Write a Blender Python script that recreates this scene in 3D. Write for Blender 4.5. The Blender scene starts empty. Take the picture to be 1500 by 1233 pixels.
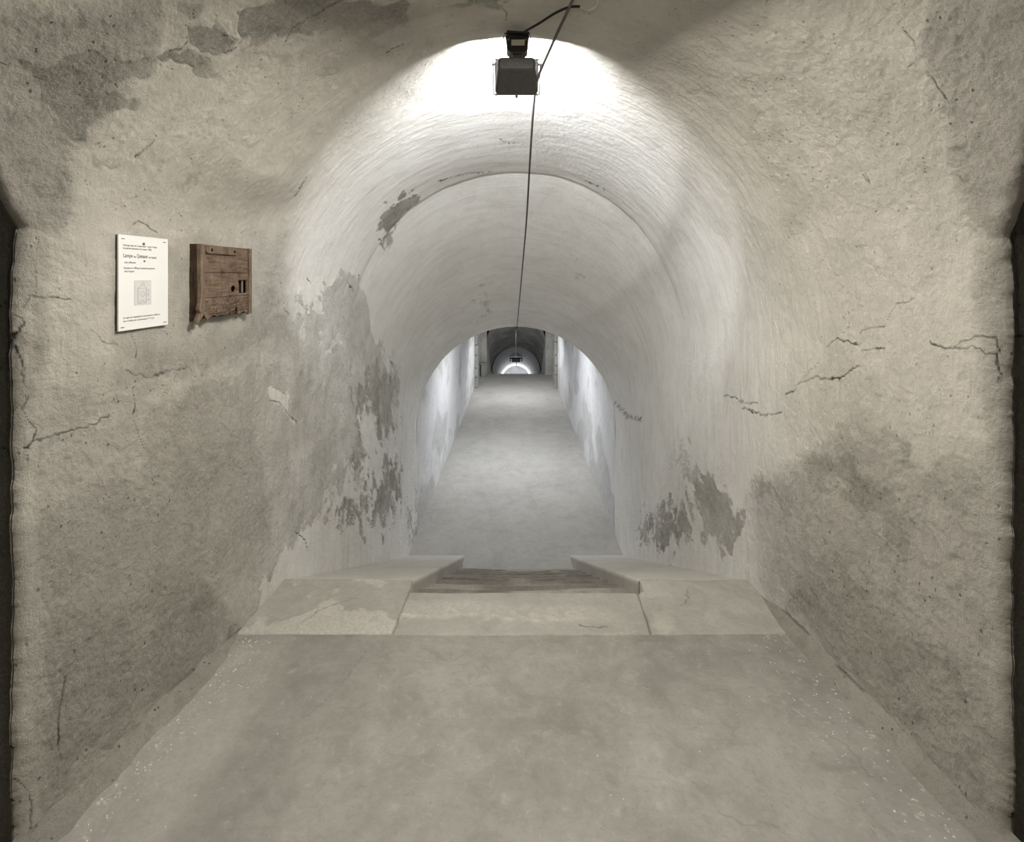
import bpy, math, random
import numpy as np
from mathutils import Vector, Matrix
from mathutils.geometry import tessellate_polygon

random.seed(7)
SC = bpy.context.scene
COL = SC.collection
EYE = 3.20            # eye height above the lower floor (world z = 0)

# ---------------------------------------------------------------- camera
cam = bpy.data.cameras.new('camera')
cam.sensor_width = 36.0
cam.sensor_fit = 'HORIZONTAL'
cam.lens = 36.0 * 690.0 / 1500.0
cam.shift_x = -6.0 / 1500.0
cam.shift_y = -213.5 / 1500.0
cam.clip_start = 0.02
camo = bpy.data.objects.new('camera', cam)
camo.location = (0, 0, EYE)
camo.rotation_euler = (math.radians(90), 0, 0)
COL.objects.link(camo)
SC.camera = camo

# ---------------------------------------------------------------- world, exposure, lights
w = bpy.data.worlds.new('world')
w.use_nodes = True
w.node_tree.nodes['Background'].inputs[0].default_value = (.9, .95, 1, 1)
w.node_tree.nodes['Background'].inputs[1].default_value = 0.0
SC.world = w
SC.view_settings.view_transform = 'Standard'
SC.view_settings.look = 'None'
SC.view_settings.gamma = 1.0
SC.view_settings.use_curve_mapping = False
SC.view_settings.exposure = 0.17
SC.cycles.diffuse_bounces = 7
SC.cycles.max_bounces = 12


def area(name, loc, direction, sx, sy, power, color, spread=180):
    l = bpy.data.lights.new(name, 'AREA')
    l.shape = 'RECTANGLE'
    l.size, l.size_y = sx, sy
    l.energy = power
    l.color = color
    l.spread = math.radians(spread)
    o = bpy.data.objects.new(name, l)
    o.location = loc
    o.rotation_euler = Vector(direction).to_track_quat('-Z', 'Y').to_euler()
    COL.objects.link(o)
    return o


WARM = (1.0, .95, .865)
COOL = (1.0, .985, .955)
area('landing_fill_light', (0.05, 1.24, EYE + .80), (0, .10, -1), .45, .12, 37, WARM)  # unseen light added to brighten the landing walls and floor
area('hall_lamp_light', (0, 12.2, EYE - 1.38), (0, .25, -1), .5, .4, 34, (.97, .98, 1))
area('hall_lamp_light', (0, 7.9, EYE - .9), (0, .02, -1), .5, .4, 44, (.95, .97, 1))
area('tunnel_fill_light', (0, 31.0, EYE - 7.9), (0, -1, .45), .5, .4, 130, (.97, .98, 1))  # unseen light low in the tunnel, added to brighten its vault
area('tunnel_fill_light', (0, 31.2, EYE - 7.6), (0, 1, .1), .5, .4, 8, (.97, .98, 1))  # unseen light added to brighten the tunnel end wall
_p = bpy.data.lights.new('rear_fill_light', 'POINT'); _p.energy = 6.5; _p.color = WARM; _p.shadow_soft_size = .08  # unseen point light added to lift the dark crown
_po = bpy.data.objects.new('rear_fill_light', _p); _po.location = (.05, .55, EYE + .52); COL.objects.link(_po)

# ---------------------------------------------------------------- tagging
def tag(o, label=None, cat=None, group=None, kind=None):
    if label: o['label'] = label
    if cat: o['category'] = cat
    if group: o['group'] = group
    if kind: o['kind'] = kind
    return o


def empty(name, loc, label, cat, group=None):
    o = bpy.data.objects.new(name, None)
    o.location = loc
    o.empty_display_size = .1
    COL.objects.link(o)
    return tag(o, label, cat, group)


def place(o, parent):
    """parent keeping world placement (parents are never rotated or scaled)"""
    if parent is not None:
        o.parent = parent
        loc = Vector((0, 0, 0))
        p = parent
        while p is not None:
            loc += p.location
            p = p.parent
        o.location = o.location - loc
    return o


def mesh_obj(name, verts, faces, mat=None, parent=None, smooth=False, uv=None):
    m = bpy.data.meshes.new(name)
    m.from_pydata([tuple(v) for v in verts], [], faces)
    m.update()
    if smooth:
        m.polygons.foreach_set('use_smooth', [True] * len(m.polygons))
    o = bpy.data.objects.new(name, m)
    if mat: m.materials.append(mat)
    COL.objects.link(o)
    return place(o, parent)


# ---------------------------------------------------------------- noise (numpy)
RNG = np.random.RandomState(11)
TAB = RNG.rand(256, 256).astype(np.float32)


def vnoise(x, y, off=0):
    x = x + off * 17.31; y = y + off * 9.77
    xi = np.floor(x).astype(np.int64); yi = np.floor(y).astype(np.int64)
    fx = x - xi; fy = y - yi
    fx = fx * fx * (3 - 2 * fx); fy = fy * fy * (3 - 2 * fy)
    x0 = xi & 255; x1 = (xi + 1) & 255; y0 = yi & 255; y1 = (yi + 1) & 255
    a = TAB[x0, y0]; b = TAB[x1, y0]; c = TAB[x0, y1]; d = TAB[x1, y1]
    return (a * (1 - fx) + b * fx) * (1 - fy) + (c * (1 - fx) + d * fx) * fy * 1.0


def fbm(x, y, oct=3, off=0):
    s = 0; amp = .5; t = 0
    for i in range(oct):
        # rotate a little between octaves, hides the lattice
        s = s + amp * vnoise(x * .8 - y * .6, x * .6 + y * .8, off + i * 3.1)
        t += amp
        x = x * 2.03; y = y * 2.03; amp *= .5
    return s / t - .5          # about -.35 .. .35


def sstep(a, b, x):
    t = np.clip((x - a) / (b - a), 0, 1)
    return t * t * (3 - 2 * t)


def poly_sdf(px, py, pts):
    """signed distance to polygon, negative inside"""
    n = len(pts)
    d = np.full(px.shape, 1e9); sign = np.ones(px.shape)
    j = n - 1
    for i in range(n):
        ex = pts[j][0] - pts[i][0]; ey = pts[j][1] - pts[i][1]
        wx = px - pts[i][0]; wy = py - pts[i][1]
        t = np.clip((wx * ex + wy * ey) / max(ex * ex + ey * ey, 1e-9), 0, 1)
        bx = wx - ex * t; by = wy - ey * t
        d = np.minimum(d, bx * bx + by * by)
        c1 = py >= pts[i][1]; c2 = py < pts[j][1]; c3 = ex * wy > ey * wx
        allc = (c1 & c2 & c3) | (~c1 & ~c2 & ~c3)
        sign = np.where(allc, -sign, sign)
        j = i
    return sign * np.sqrt(d)


def line_dist(px, py, pts):
    d = np.full(px.shape, 1e9)
    for i in range(len(pts) - 1):
        ex = pts[i + 1][0] - pts[i][0]; ey = pts[i + 1][1] - pts[i][1]
        wx = px - pts[i][0]; wy = py - pts[i][1]
        t = np.clip((wx * ex + wy * ey) / max(ex * ex + ey * ey, 1e-9), 0, 1)
        d = np.minimum(d, (wx - ex * t) ** 2 + (wy - ey * t) ** 2)
    return np.sqrt(d)


# ---------------------------------------------------------------- materials
class NT:
    def __init__(self, name):
        self.m = bpy.data.materials.new(name)
        self.m.use_nodes = True
        self.t = self.m.node_tree
        self.b = self.t.nodes['Principled BSDF']
        self.b.inputs['Specular IOR Level'].default_value = .25

    def n(self, typ, **kw):
        nd = self.t.nodes.new(typ)
        for k, v in kw.items():
            setattr(nd, k, v)
        return nd

    def l(self, a, b):
        self.t.links.new(a, b)

    def put(self, sock, v):
        if hasattr(v, 'links') or isinstance(v, bpy.types.NodeSocket):
            self.l(v, sock)
        else:
            sock.default_value = v

    def math(self, op, a, b=0.0, c=0.0, clamp=False):
        nd = self.n('ShaderNodeMath', operation=op, use_clamp=clamp)
        self.put(nd.inputs[0], a); self.put(nd.inputs[1], b); self.put(nd.inputs[2], c)
        return nd.outputs[0]

    def mix(self, f, a, b, blend='MIX'):
        nd = self.n('ShaderNodeMix', data_type='RGBA', blend_type=blend)
        self.put(nd.inputs[0], f)
        self.put(nd.inputs[6], a if not isinstance(a, tuple) else (*a[:3], 1))
        self.put(nd.inputs[7], b if not isinstance(b, tuple) else (*b[:3], 1))
        return nd.outputs[2]

    def mapr(self, v, a, b, c=0.0, d=1.0):
        nd = self.n('ShaderNodeMapRange', clamp=True)
        self.put(nd.inputs[0], v)
        for i, x in enumerate((a, b, c, d)): self.put(nd.inputs[i + 1], x)
        return nd.outputs[0]

    def scaled(self, vec, s):
        nd = self.n('ShaderNodeMapping')
        self.l(vec, nd.inputs[0]); nd.inputs['Scale'].default_value = s
        return nd.outputs[0]

    def noise(self, vec, scale, detail=4, rough=.55, dist=0.0):
        nd = self.n('ShaderNodeTexNoise')
        self.l(vec, nd.inputs['Vector'])
        nd.inputs['Scale'].default_value = scale
        nd.inputs['Detail'].default_value = detail
        nd.inputs['Roughness'].default_value = rough
        nd.inputs['Distortion'].default_value = dist
        return nd.outputs[0]

    def voro(self, vec, scale):
        nd = self.n('ShaderNodeTexVoronoi')
        self.l(vec, nd.inputs['Vector'])
        nd.inputs['Scale'].default_value = scale
        return nd.outputs[0]

    def bump(self, h, strength, dist):
        nd = self.n('ShaderNodeBump')
        self.put(nd.inputs['Height'], h)
        self.put(nd.inputs['Strength'], strength)
        nd.inputs['Distance'].default_value = dist
        self.l(nd.outputs[0], self.b.inputs['Normal'])
        return nd


def mat_plaster(name, wash=(.82, .815, .80), wash2=(.75, .742, .715), bare=(.36, .345, .30), masked=True, warm=(.65, .615, .545)):
    k = NT(name)
    uv = k.n('ShaderNodeUVMap').outputs[0] if masked else None
    ob = k.n('ShaderNodeTexCoord').outputs['Object']
    if masked:
        at = k.n('ShaderNodeAttribute', attribute_name='mask')
        sp = k.n('ShaderNodeSeparateColor')
        k.l(at.outputs['Color'], sp.inputs[0])
        stain, crack, rough = sp.outputs[0], sp.outputs[1], sp.outputs[2]
        wm = at.outputs['Alpha']
    else:
        uv = ob; stain = 0.0; crack = 0.0; rough = .35; wm = 0.0
    # brush strokes of the limewash: long across the vault and up the walls
    if masked:
        brush = k.noise(k.scaled(uv, (62, 7, 1)), 1.0, 5, .6, .6)
        brush2 = k.noise(k.scaled(uv, (17, 2.4, 1)), 1.0, 4, .6, .8)
    else:
        brush = k.noise(k.scaled(ob, (30, 30, 5)), 1.0, 5, .6, .4)
        brush2 = k.noise(k.scaled(ob, (9, 9, 2)), 1.0, 4, .6, .4)
    big = k.noise(ob, 2.3, 6, .62)
    mid = k.noise(ob, 11, 8, .68)
    fine = k.noise(ob, 75, 8, .75)
    pitv = k.voro(k.scaled(ob, (1, 1, .6)), 42)
    pitn = k.noise(ob, 9, 3, .5)
    c = k.mix(k.mapr(big, .35, .65), wash2, wash)
    c = k.mix(wm, c, k.mix(k.mapr(big, .38, .62), (warm[0] * .83, warm[1] * .83, warm[2] * .83), warm))
    c = k.mix(k.mapr(brush2, .45, .68, 0, .17), c, bare)
    c = k.mix(k.math('MULTIPLY', k.mapr(mid, .49, .66, 0, .5), k.math('MULTIPLY_ADD', rough, .8, .22, clamp=True)), c, bare)
    # bare render patches
    bn = k.mix(k.mapr(fine, .35, .68), (bare[0] * .72, bare[1] * .72, bare[2] * .72), (bare[0] * 1.3, bare[1] * 1.3, bare[2] * 1.28))
    sm = k.math('MULTIPLY', stain, k.mapr(mid, .30, .62, .55, 1.0))
    c = k.mix(sm, c, bn)
    # speckle
    spk = k.noise(ob, 140, 5, .85)
    sp2 = k.mapr(spk, .55, .68, 0, 1)
    c = k.mix(k.math('MULTIPLY', sp2, k.math('MULTIPLY_ADD', rough, .55, .06)), c, (bare[0] * .55, bare[1] * .55, bare[2] * .53))
    sp3 = k.mapr(spk, .46, .34, 0, 1)
    c = k.mix(k.math('MULTIPLY', sp3, k.math('MULTIPLY_ADD', rough, .40, .05)), c, (.80, .78, .72))
    pit = k.math('MULTIPLY', k.mapr(pitv, .17, .09, 0, 1), k.mapr(pitn, .50, .56, 0, 1))
    pitr = k.math('MULTIPLY', pit, k.math('MULTIPLY_ADD', rough, .8, .12, clamp=True))
    c = k.mix(k.math('MULTIPLY', pitr, .75), c, (.07, .065, .055))
    c = k.mix(k.math('MULTIPLY', crack, .93), c, (.030, .028, .025))
    k.l(c, k.b.inputs['Base Color'])
    k.b.inputs['Roughness'].default_value = .93
    # relief
    h = k.math('MULTIPLY', brush, .35)
    h = k.math('MULTIPLY_ADD', k.math('MULTIPLY', fine, k.math('MULTIPLY_ADD', rough, .8, .10)), .75, h)
    h = k.math('MULTIPLY_ADD', k.math('MULTIPLY', mid, k.math('MULTIPLY_ADD', rough, .9, .25)), 1.3, h)
    h = k.math('MULTIPLY_ADD', spk, k.math('MULTIPLY_ADD', rough, .8, .06), h)
    h = k.math('SUBTRACT', h, k.math('MULTIPLY', pitr, .6))
    k.bump(h, 1.0, .015)
    return k.m


def mat_floor(name, col=(.335, .324, .296), light=(.42, .407, .375), dark=(.235, .226, .204), rel=.004, flake=False):
    k = NT(name)
    ob = k.n('ShaderNodeTexCoord').outputs['Object']
    at = k.n('ShaderNodeAttribute', attribute_name='mask')
    sp = k.n('ShaderNodeSeparateColor')
    k.l(at.outputs['Color'], sp.inputs[0])
    big = k.noise(ob, 1.7, 6, .6, .3)
    mid = k.noise(ob, 6.5, 8, .68, .3)
    fine = k.noise(ob, 60, 6, .7)
    grit = k.noise(ob, 300, 3, .7)
    scr = k.noise(k.scaled(ob, (5, 40, 5)), 1, 4, .6, 1.5)
    sm2 = k.noise(ob, 19, 8, .75, .6)
    c = k.mix(k.mapr(big, .35, .65), dark, col)
    c = k.mix(k.mapr(mid, .38, .68, 0, .5), c, light)
    c = k.mix(k.mapr(sm2, .50, .66, 0, .55), c, dark)
    c = k.mix(k.mapr(sm2, .44, .34, 0, .5), c, light)
    c = k.mix(k.mapr(mid, .44, .30, 0, .5), c, dark)
    c = k.mix(k.mapr(scr, .60, .72, 0, .22), c, (dark[0] * .7, dark[1] * .7, dark[2] * .7))
    c = k.mix(k.mapr(fine, .60, .72, 0, .45), c, (dark[0] * .6, dark[1] * .6, dark[2] * .6))
    c = k.mix(k.mapr(fine, .40, .30, 0, .35), c, light)
    c = k.mix(sp.outputs[0], c, k.mix(k.mapr(fine, .35, .62), (.48, .46, .41), (.66, .64, .585)))       # lime flakes / dust; on the landing also a painted light strip
    c = k.mix(sp.outputs[1], c, (.06, .055, .045))                   # cracks
    k.l(c, k.b.inputs['Base Color'])
    k.b.inputs['Roughness'].default_value = .85
    h = k.math('MULTIPLY_ADD', fine, .5, k.math('MULTIPLY', mid, 1.2))
    h = k.math('MULTIPLY_ADD', grit, .12, h)
    k.bump(h, 1.0, rel * 1.6)
    return k.m


def mat_simple(name, col, rough=.5, metal=0.0, nscale=40, var=.15, rel=.0005):
    k = NT(name)
    ob = k.n('ShaderNodeTexCoord').outputs['Object']
    n = k.noise(ob, nscale, 5, .6)
    c = k.mix(k.mapr(n, .3, .7), tuple(x * (1 - var) for x in col), tuple(min(1, x * (1 + var)) for x in col))
    k.l(c, k.b.inputs['Base Color'])
    k.b.inputs['Roughness'].default_value = rough
    k.b.inputs['Metallic'].default_value = metal
    k.bump(n, .5, rel)
    return k.m


def mat_wood(name, a=(.085, .054, .036), b=(.20, .145, .105), vertical=False, worn=0.0):
    k = NT(name)
    ob = k.n('ShaderNodeTexCoord').outputs['Object']
    s = (30, 12, 160) if not vertical else (90, 160, 12)
    g = k.noise(k.scaled(ob, s), 1, 6, .65, .7)
    bl = k.noise(ob, 22, 6, .7)
    fl = k.noise(ob, 120, 4, .7)
    c = k.mix(k.mapr(g, .36, .64), a, b)
    c = k.mix(k.mapr(bl, .52, .66, 0, .6 + worn * .3), c, tuple(x * .35 for x in a))
    c = k.mix(k.mapr(bl, .46, .34, 0, .45), c, tuple(x * 1.45 for x in b))
    if worn:
        c = k.mix(k.mapr(fl, .42, .32, 0, worn), c, (.42, .36, .29))
        c = k.mix(k.mapr(fl, .58, .68, 0, worn), c, (.03, .02, .015))
    k.l(c, k.b.inputs['Base Color'])
    k.b.inputs['Roughness'].default_value = .7
    k.bump(k.math('MULTIPLY_ADD', fl, worn + .2, g), .8, .0018)
    return k.m


M_PL = mat_plaster('limewashed_plaster')
M_PLF = mat_plaster('plain_plaster', masked=False)
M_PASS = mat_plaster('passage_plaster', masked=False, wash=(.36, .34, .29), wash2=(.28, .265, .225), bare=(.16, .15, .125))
M_HALL = mat_plaster('hall_plaster', masked=False, wash=(.78, .785, .80), wash2=(.70, .705, .72), bare=(.42, .41, .39))
M_GREYV = mat_plaster('mottled_grey_plaster', masked=False, wash=(.66, .65, .63), wash2=(.38, .375, .36), bare=(.15, .145, .13))  # darker, mottled grey for the first tunnel vault
M_QUOIN = mat_plaster('grey_stone', masked=False, wash=(.42, .42, .385), wash2=(.30, .30, .275), bare=(.16, .16, .14))
M_FLOOR = mat_floor('worn_screed')
M_SLAB = mat_floor('sill_stone', (.43, .417, .38), (.53, .516, .475), (.35, .337, .30), .006)
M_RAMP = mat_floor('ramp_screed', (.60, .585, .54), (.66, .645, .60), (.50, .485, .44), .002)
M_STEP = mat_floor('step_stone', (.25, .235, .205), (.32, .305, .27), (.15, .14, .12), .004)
M_LOW = mat_floor('lower_screed', (.44, .43, .405), (.51, .50, .475), (.36, .35, .325), .004)

# ---------------------------------------------------------------- section of the tunnel along y
YY = [-2.2, 1.0, 1.3, 1.9, 3.45, 5.83]
CC = [.05, .0, -.08, -.30, -.45, -1.86]
KK = [1.3, 1.03, .99, .950, .775, -.635]
A = 1.225


def c_of(y): return np.interp(y, YY, CC)
def k_of(y): return np.interp(y, YY, KK)
def f_of(y): return np.interp(y, [-2.2, 1.212, 2.06, 2.5, 5.365, 20], [-.965, -1.453, -1.574, -1.62, -3.2, -3.2])


BARE = [
    (0.7, [(1.2,-0.951),(1.25,-0.898),(1.27,-0.956),(1.23,-0.977)]),
    (0.8, [(1.27,-0.987),(1.32,-0.944),(1.4,-0.897),(1.41,-0.95),(1.36,-1.006),(1.31,-1.016)]),
    (0.9, [(1.27,-1.113),(1.3,-1.058),(1.37,-1.017),(1.46,-1.012),(1.41,-1.053),(1.35,-1.082),(1.31,-1.122)]),
    (0.95, [(1.32,-0.836),(1.37,-0.75),(1.46,-0.604),(1.58,-0.362),(1.7,-0.395),(1.67,-0.487),(1.56,-0.628),(1.57,-0.685),(1.48,-0.767),(1.45,-0.856),(1.4,-0.882)]),
    (0.8, [(1.63,-0.239),(1.66,-0.026),(1.72,-0.052),(1.69,-0.186)]),
    (1.0, [(1.02,-1.338),(1.08,-1.306),(1.13,-1.258),(1.17,-1.213),(1.22,-1.17),(1.25,-1.123),(1.29,-1.121),(1.29,-1.178),(1.24,-1.229),(1.21,-1.278),(1.27,-1.278),(1.31,-1.239),(1.32,-1.28),(1.25,-1.353),(1.23,-1.403),(1.25,-1.444),(1.23,-1.47),(1.18,-1.455),(1.15,-1.401),(1.11,-1.399),(1.09,-1.353),(1.04,-1.343)]),
    (0.7, [(1.27,-1.462),(1.35,-1.429),(1.35,-1.449),(1.29,-1.479)]),
    (0.5, [(1.57,-1.397),(1.66,-1.348),(1.67,-1.376),(1.59,-1.41)]),
    (1.0, [(3.47,-1.127),(3.2,-1.073),(3.06,-0.965),(3.09,-0.855),(3.18,-0.699),(3.4,-0.811),(3.5,-0.985)]),
    (0.5, [(4.99,-0.428),(5.03,-0.279),(5.3,-0.262),(5.39,-0.348)]),
    (0.35, [(4.46,0.582),(4.39,0.675),(4.48,0.73),(4.54,0.646)]),
    (0.5, [(1.47,-2.414),(1.58,-2.41),(1.73,-2.351),(1.72,-2.393),(1.57,-2.439),(1.49,-2.448)]),
    (0.6, [(1.76,-2.828),(1.86,-2.817),(1.86,-2.978),(1.74,-3.087),(1.72,-2.929)]),
    (0.46, [(2.25,-1.907),(2.27,-1.811),(2.54,-1.774),(2.61,-1.651),(2.8,-1.81),(2.93,-1.639),(3.09,-1.48),(3.5,-1.471),(3.7,-1.517),(3.9,-1.64),(4.26,-1.716),(4.76,-1.641),(4.95,-1.999),(4.67,-2.254),(3.92,-2.372),(3.59,-2.624),(3.66,-2.819),(3.24,-2.889),(2.96,-3.053),(2.6,-3.015),(2.41,-3.066),(2.09,-3.156),(1.53,-3.261),(1.24,-3.256),(1.22,-2.497),(1.53,-2.396),(1.55,-2.195),(1.94,-2.062)]),
    (0.9, [(4.01,-3.014),(4.32,-2.755),(5.1,-2.544),(5.04,-2.848),(4.32,-3.256),(3.92,-3.292)]),
    (0.8, [(3.37,-3.03),(3.92,-2.951),(3.66,-3.243),(3.24,-3.288),(3.31,-3.128)]),
    (0.85, [(3.59,-2.208),(4.31,-1.852),(4.84,-1.752),(4.67,-2.254),(4.01,-2.52),(3.75,-2.856),(3.51,-2.898),(3.59,-2.624)]),
    (0.7, [(6.13,-2.347),(7.29,-2.409),(7.42,-2.881),(6.46,-2.704)]),
    (0.7, [(5.35,-3.116),(6.31,-2.963),(5.87,-3.186),(5.42,-3.425)]),
    (0.7, [(7.16,-1.692),(8.23,-1.697),(7.98,-2.342)]),
    (0.7, [(2.05,2.343),(1.79,2.357),(1.53,2.463),(1.46,2.562),(1.48,2.694),(1.59,2.56),(1.75,2.508),(1.98,2.44)]),
    (0.95, [(1.95,2.345),(1.75,2.407),(1.53,2.474),(1.48,2.544),(1.59,2.537),(1.79,2.474)]),
    (0.8, [(1.6,2.256),(1.53,2.274),(1.4,2.353),(1.45,2.354),(1.56,2.307)]),
    (0.7, [(2.43,2.601),(2.27,2.598),(2.07,2.634),(2.15,2.681),(2.36,2.671)]),
    (0.6, [(1.75,2.077),(1.68,2.123),(1.56,2.171),(1.62,2.166)]),
    (0.5, [(3.78,2.73),(3.33,2.822),(2.98,2.889),(3.21,2.972)]),
    (0.8, [(4.73,3.197),(4.25,3.199),(4.36,3.443),(4.67,3.438)]),
    (0.8, [(4.15,3.146),(3.62,3.168),(3.27,3.325),(3.62,3.456),(4.05,3.39)]),
    (0.65, [(3.33,2.919),(2.93,2.785),(2.57,2.963),(2.7,3.178),(2.98,3.191),(3.27,3.041)]),
    (0.45, [(2.0,2.91),(1.79,2.85),(1.32,2.902),(1.26,3.054),(1.56,3.189),(1.91,3.11),(2.15,3.086)]),
    (0.5, [(7.76,2.504),(6.56,2.412),(6.09,2.685),(6.82,3.098),(7.55,2.876)]),
]
WASH = [
    (1.0, [(2.35,-2.142),(2.56,-2.198),(2.54,-2.331),(2.39,-2.231)]),
    (1.0, [(3.31,-2.864),(3.54,-2.842),(3.44,-2.966),(3.28,-2.974)]),
    (1.0, [(3.71,-2.82),(4.07,-2.693),(3.94,-2.862),(3.65,-2.958)]),
    (1.0, [(3.35,-2.994),(3.62,-2.973),(3.53,-3.125),(3.36,-3.114)]),
    (1.0, [(3.71,-2.379),(4.01,-2.229),(4.15,-2.485),(3.92,-2.712),(3.7,-2.65)]),
    (0.9, [(2.56,-3.015),(2.96,-3.061),(3.31,-3.32),(3.24,-3.429),(2.86,-3.301),(2.52,-3.167)]),
    (0.7, [(2.96,-1.938),(3.31,-1.905),(3.37,-1.98),(2.98,-1.99)]),
    (0.8, [(2.53,-1.755),(2.67,-1.694),(2.76,-1.83),(2.59,-1.847)]),
    (0.8, [(1.5,-2.308),(1.57,-2.284),(1.54,-2.397),(1.5,-2.395)]),
    (0.8, [(4.11,-2.793),(4.36,-2.812),(4.01,-3.043),(3.92,-2.968)]),
]
ROUGH = [
    (1.0, [(0.95,-1.235),(1.19,-0.967),(1.27,-1.104),(1.25,-1.479),(1.25,-1.694),(1.11,-1.752)]),
    (1.0, [(1.09,1.087),(0.96,1.225),(1.13,1.744),(1.23,1.765),(1.25,1.523),(1.18,1.135)]),
    (0.8, [(2.46,2.7),(1.72,2.181),(1.19,2.386),(1.19,3.305),(1.32,3.361),(2.33,3.092)]),
    (0.8, [(1.17,-2.721),(1.78,-2.692),(2.09,-3.202),(1.19,-3.305)]),
    (0.6, [(1.17,-2.145),(2.25,-1.907),(2.38,-2.947),(1.17,-2.891)]),
    (0.6, [(1.36,-1.645),(2.27,-1.372),(2.6,-1.922),(1.4,-2.126)]),
    (0.5, [(1.3,-0.824),(1.62,-0.25),(1.89,-0.32),(1.79,-0.761),(1.48,-0.965)]),
    (0.5, [(1.87,0.256),(1.15,1.169),(1.28,1.618),(1.96,1.407),(1.9,0.844)]),
    (1.0, [(1.26,1.692),(1.17,1.727),(1.18,2.384),(1.24,2.394)]),
    (0.9, [(1.15,-1.716),(1.23,-1.704),(1.24,-2.304),(1.18,-2.298)]),
]
CRACK = [
    (2.2, [(1.16,-1.83),(1.16,-1.869),(1.15,-1.946),(1.18,-1.991),(1.17,-2.043),(1.18,-2.11),(1.18,-2.144),(1.19,-2.161)]),
    (1.5, [(1.18,-1.956),(1.19,-1.929),(1.22,-1.925),(1.25,-1.916),(1.28,-1.917)]),
    (1.3, [(1.18,-1.704),(1.2,-1.756),(1.2,-1.857),(1.2,-1.917)]),
    (1.8, [(1.19,-2.179),(1.18,-2.213),(1.19,-2.239),(1.21,-2.266),(1.2,-2.292),(1.19,-2.303),(1.18,-2.307)]),
    (1.3, [(1.2,-2.295),(1.25,-2.287),(1.31,-2.271),(1.38,-2.249),(1.42,-2.216)]),
    (1.6, [(1.5,-2.138),(1.52,-2.175),(1.51,-2.22),(1.53,-2.263),(1.56,-2.33)]),
    (1.1, [(1.45,-2.077),(1.49,-2.087),(1.53,-2.086),(1.57,-2.086),(1.64,-2.052),(1.74,-2.021)]),
    (1.2, [(1.32,-1.984),(1.36,-2.013),(1.41,-2.012)]),
    (1.2, [(1.46,-1.601),(1.47,-1.583),(1.5,-1.577),(1.53,-1.581),(1.56,-1.585)]),
    (1.6, [(1.46,-1.969),(1.48,-2.008),(1.48,-2.05)]),
    (2.4, [(1.29,-2.944),(1.28,-2.985),(1.27,-3.024),(1.26,-3.109),(1.27,-3.153)]),
    (3, [(1.17,-3.128),(1.19,-3.188),(1.19,-3.274)]),
    (1.9, [(1.39,2.012),(1.35,2.029),(1.31,2.047),(1.29,2.032),(1.26,2.024),(1.22,2.023),(1.2,2.027)]),
    (1.2, [(1.31,2.047),(1.28,2.048),(1.26,2.046),(1.22,2.065),(1.2,2.074)]),
    (2.2, [(1.2,2.031),(1.2,2.065),(1.2,2.118),(1.2,2.144)]),
    (1.7, [(2.15,2.142),(2.08,2.119),(2.05,2.082),(1.93,2.038),(1.79,2.059),(1.73,2.035),(1.68,2.026)]),
    (1.2, [(2.07,2.094),(2.0,2.04),(1.91,1.975),(1.87,1.925),(1.81,1.904),(1.73,1.93),(1.68,1.953)]),
    (1.4, [(1.67,1.906),(1.62,1.907),(1.56,1.918),(1.54,1.881),(1.51,1.854),(1.44,1.858),(1.41,1.807)]),
    (1.2, [(1.67,1.979),(1.6,1.982),(1.56,1.986)]),
    (1.2, [(2.79,2.254),(2.65,2.235),(2.54,2.25),(2.39,2.224)]),
    (1.4, [(2.55,2.278),(2.43,2.277),(2.33,2.275),(2.18,2.235)]),
    (1.2, [(5.75,1.668),(5.42,1.87),(5.16,2.009),(4.6,2.193)]),
    (2.0, [(2.15,-1.101),(2.16,-1.133),(2.17,-1.168),(2.18,-1.204)]),
    (1.5, [(3.2,-1.526),(3.25,-1.556),(3.32,-1.56),(3.39,-1.595)]),
    (1.3, [(3.35,-1.46),(3.41,-1.506)]),
    (1.3, [(2.66,-1.569),(2.71,-1.585)]),
    (1.3, [(2.35,-1.589),(2.38,-1.61),(2.41,-1.643)]),
    (1.3, [(2.47,-1.746),(2.51,-1.763),(2.53,-1.774)]),
    (1.3, [(4.45,-1.667),(4.56,-1.675),(4.62,-1.697)]),
    (1.4, [(3.34,-1.163),(3.46,-1.168)]),
    (1.2, [(2.85,-0.107),(2.93,-0.047),(2.92,0.017)]),
    (1.6, [(3.27,-0.569),(3.32,-0.371),(3.4,-0.178)]),
    (1.4, [(3.34,0.517),(3.3,0.674)]),
    (1.5, [(2.35,-2.207),(2.45,-2.235),(2.52,-2.302),(2.64,-2.375)]),
    (1.5, [(2.61,-2.974),(2.73,-3.075),(2.77,-3.154)]),
    (1.6, [(1.41,-0.965),(1.42,-0.927),(1.41,-0.901)]),
    (1.6, [(1.3,-1.018),(1.3,-1.047),(1.29,-1.076)]),
    (1.5, [(1.81,-0.529),(1.8,-0.482),(1.8,-0.442)]),
    (1.5, [(1.69,-0.051),(1.73,-0.035),(1.77,-0.038)]),
    (2.0, [(1.48,-0.545),(1.49,-0.75),(1.51,-0.796)]),
    (1.5, [(1.39,-1.396),(1.41,-1.345),(1.41,-1.32)]),
    (1.5, [(1.22,1.195),(1.19,1.189),(1.17,1.146),(1.17,1.1)]),
    (1.5, [(1.19,1.236),(1.19,1.292),(1.19,1.331)]),
    (1.5, [(1.51,1.389),(1.5,1.432),(1.5,1.389)]),
    (1.3, [(1.31,1.444),(1.32,1.484)]),
]


def metric(y, s):
    return 845.0 / y, 690.0 * s / y


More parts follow.
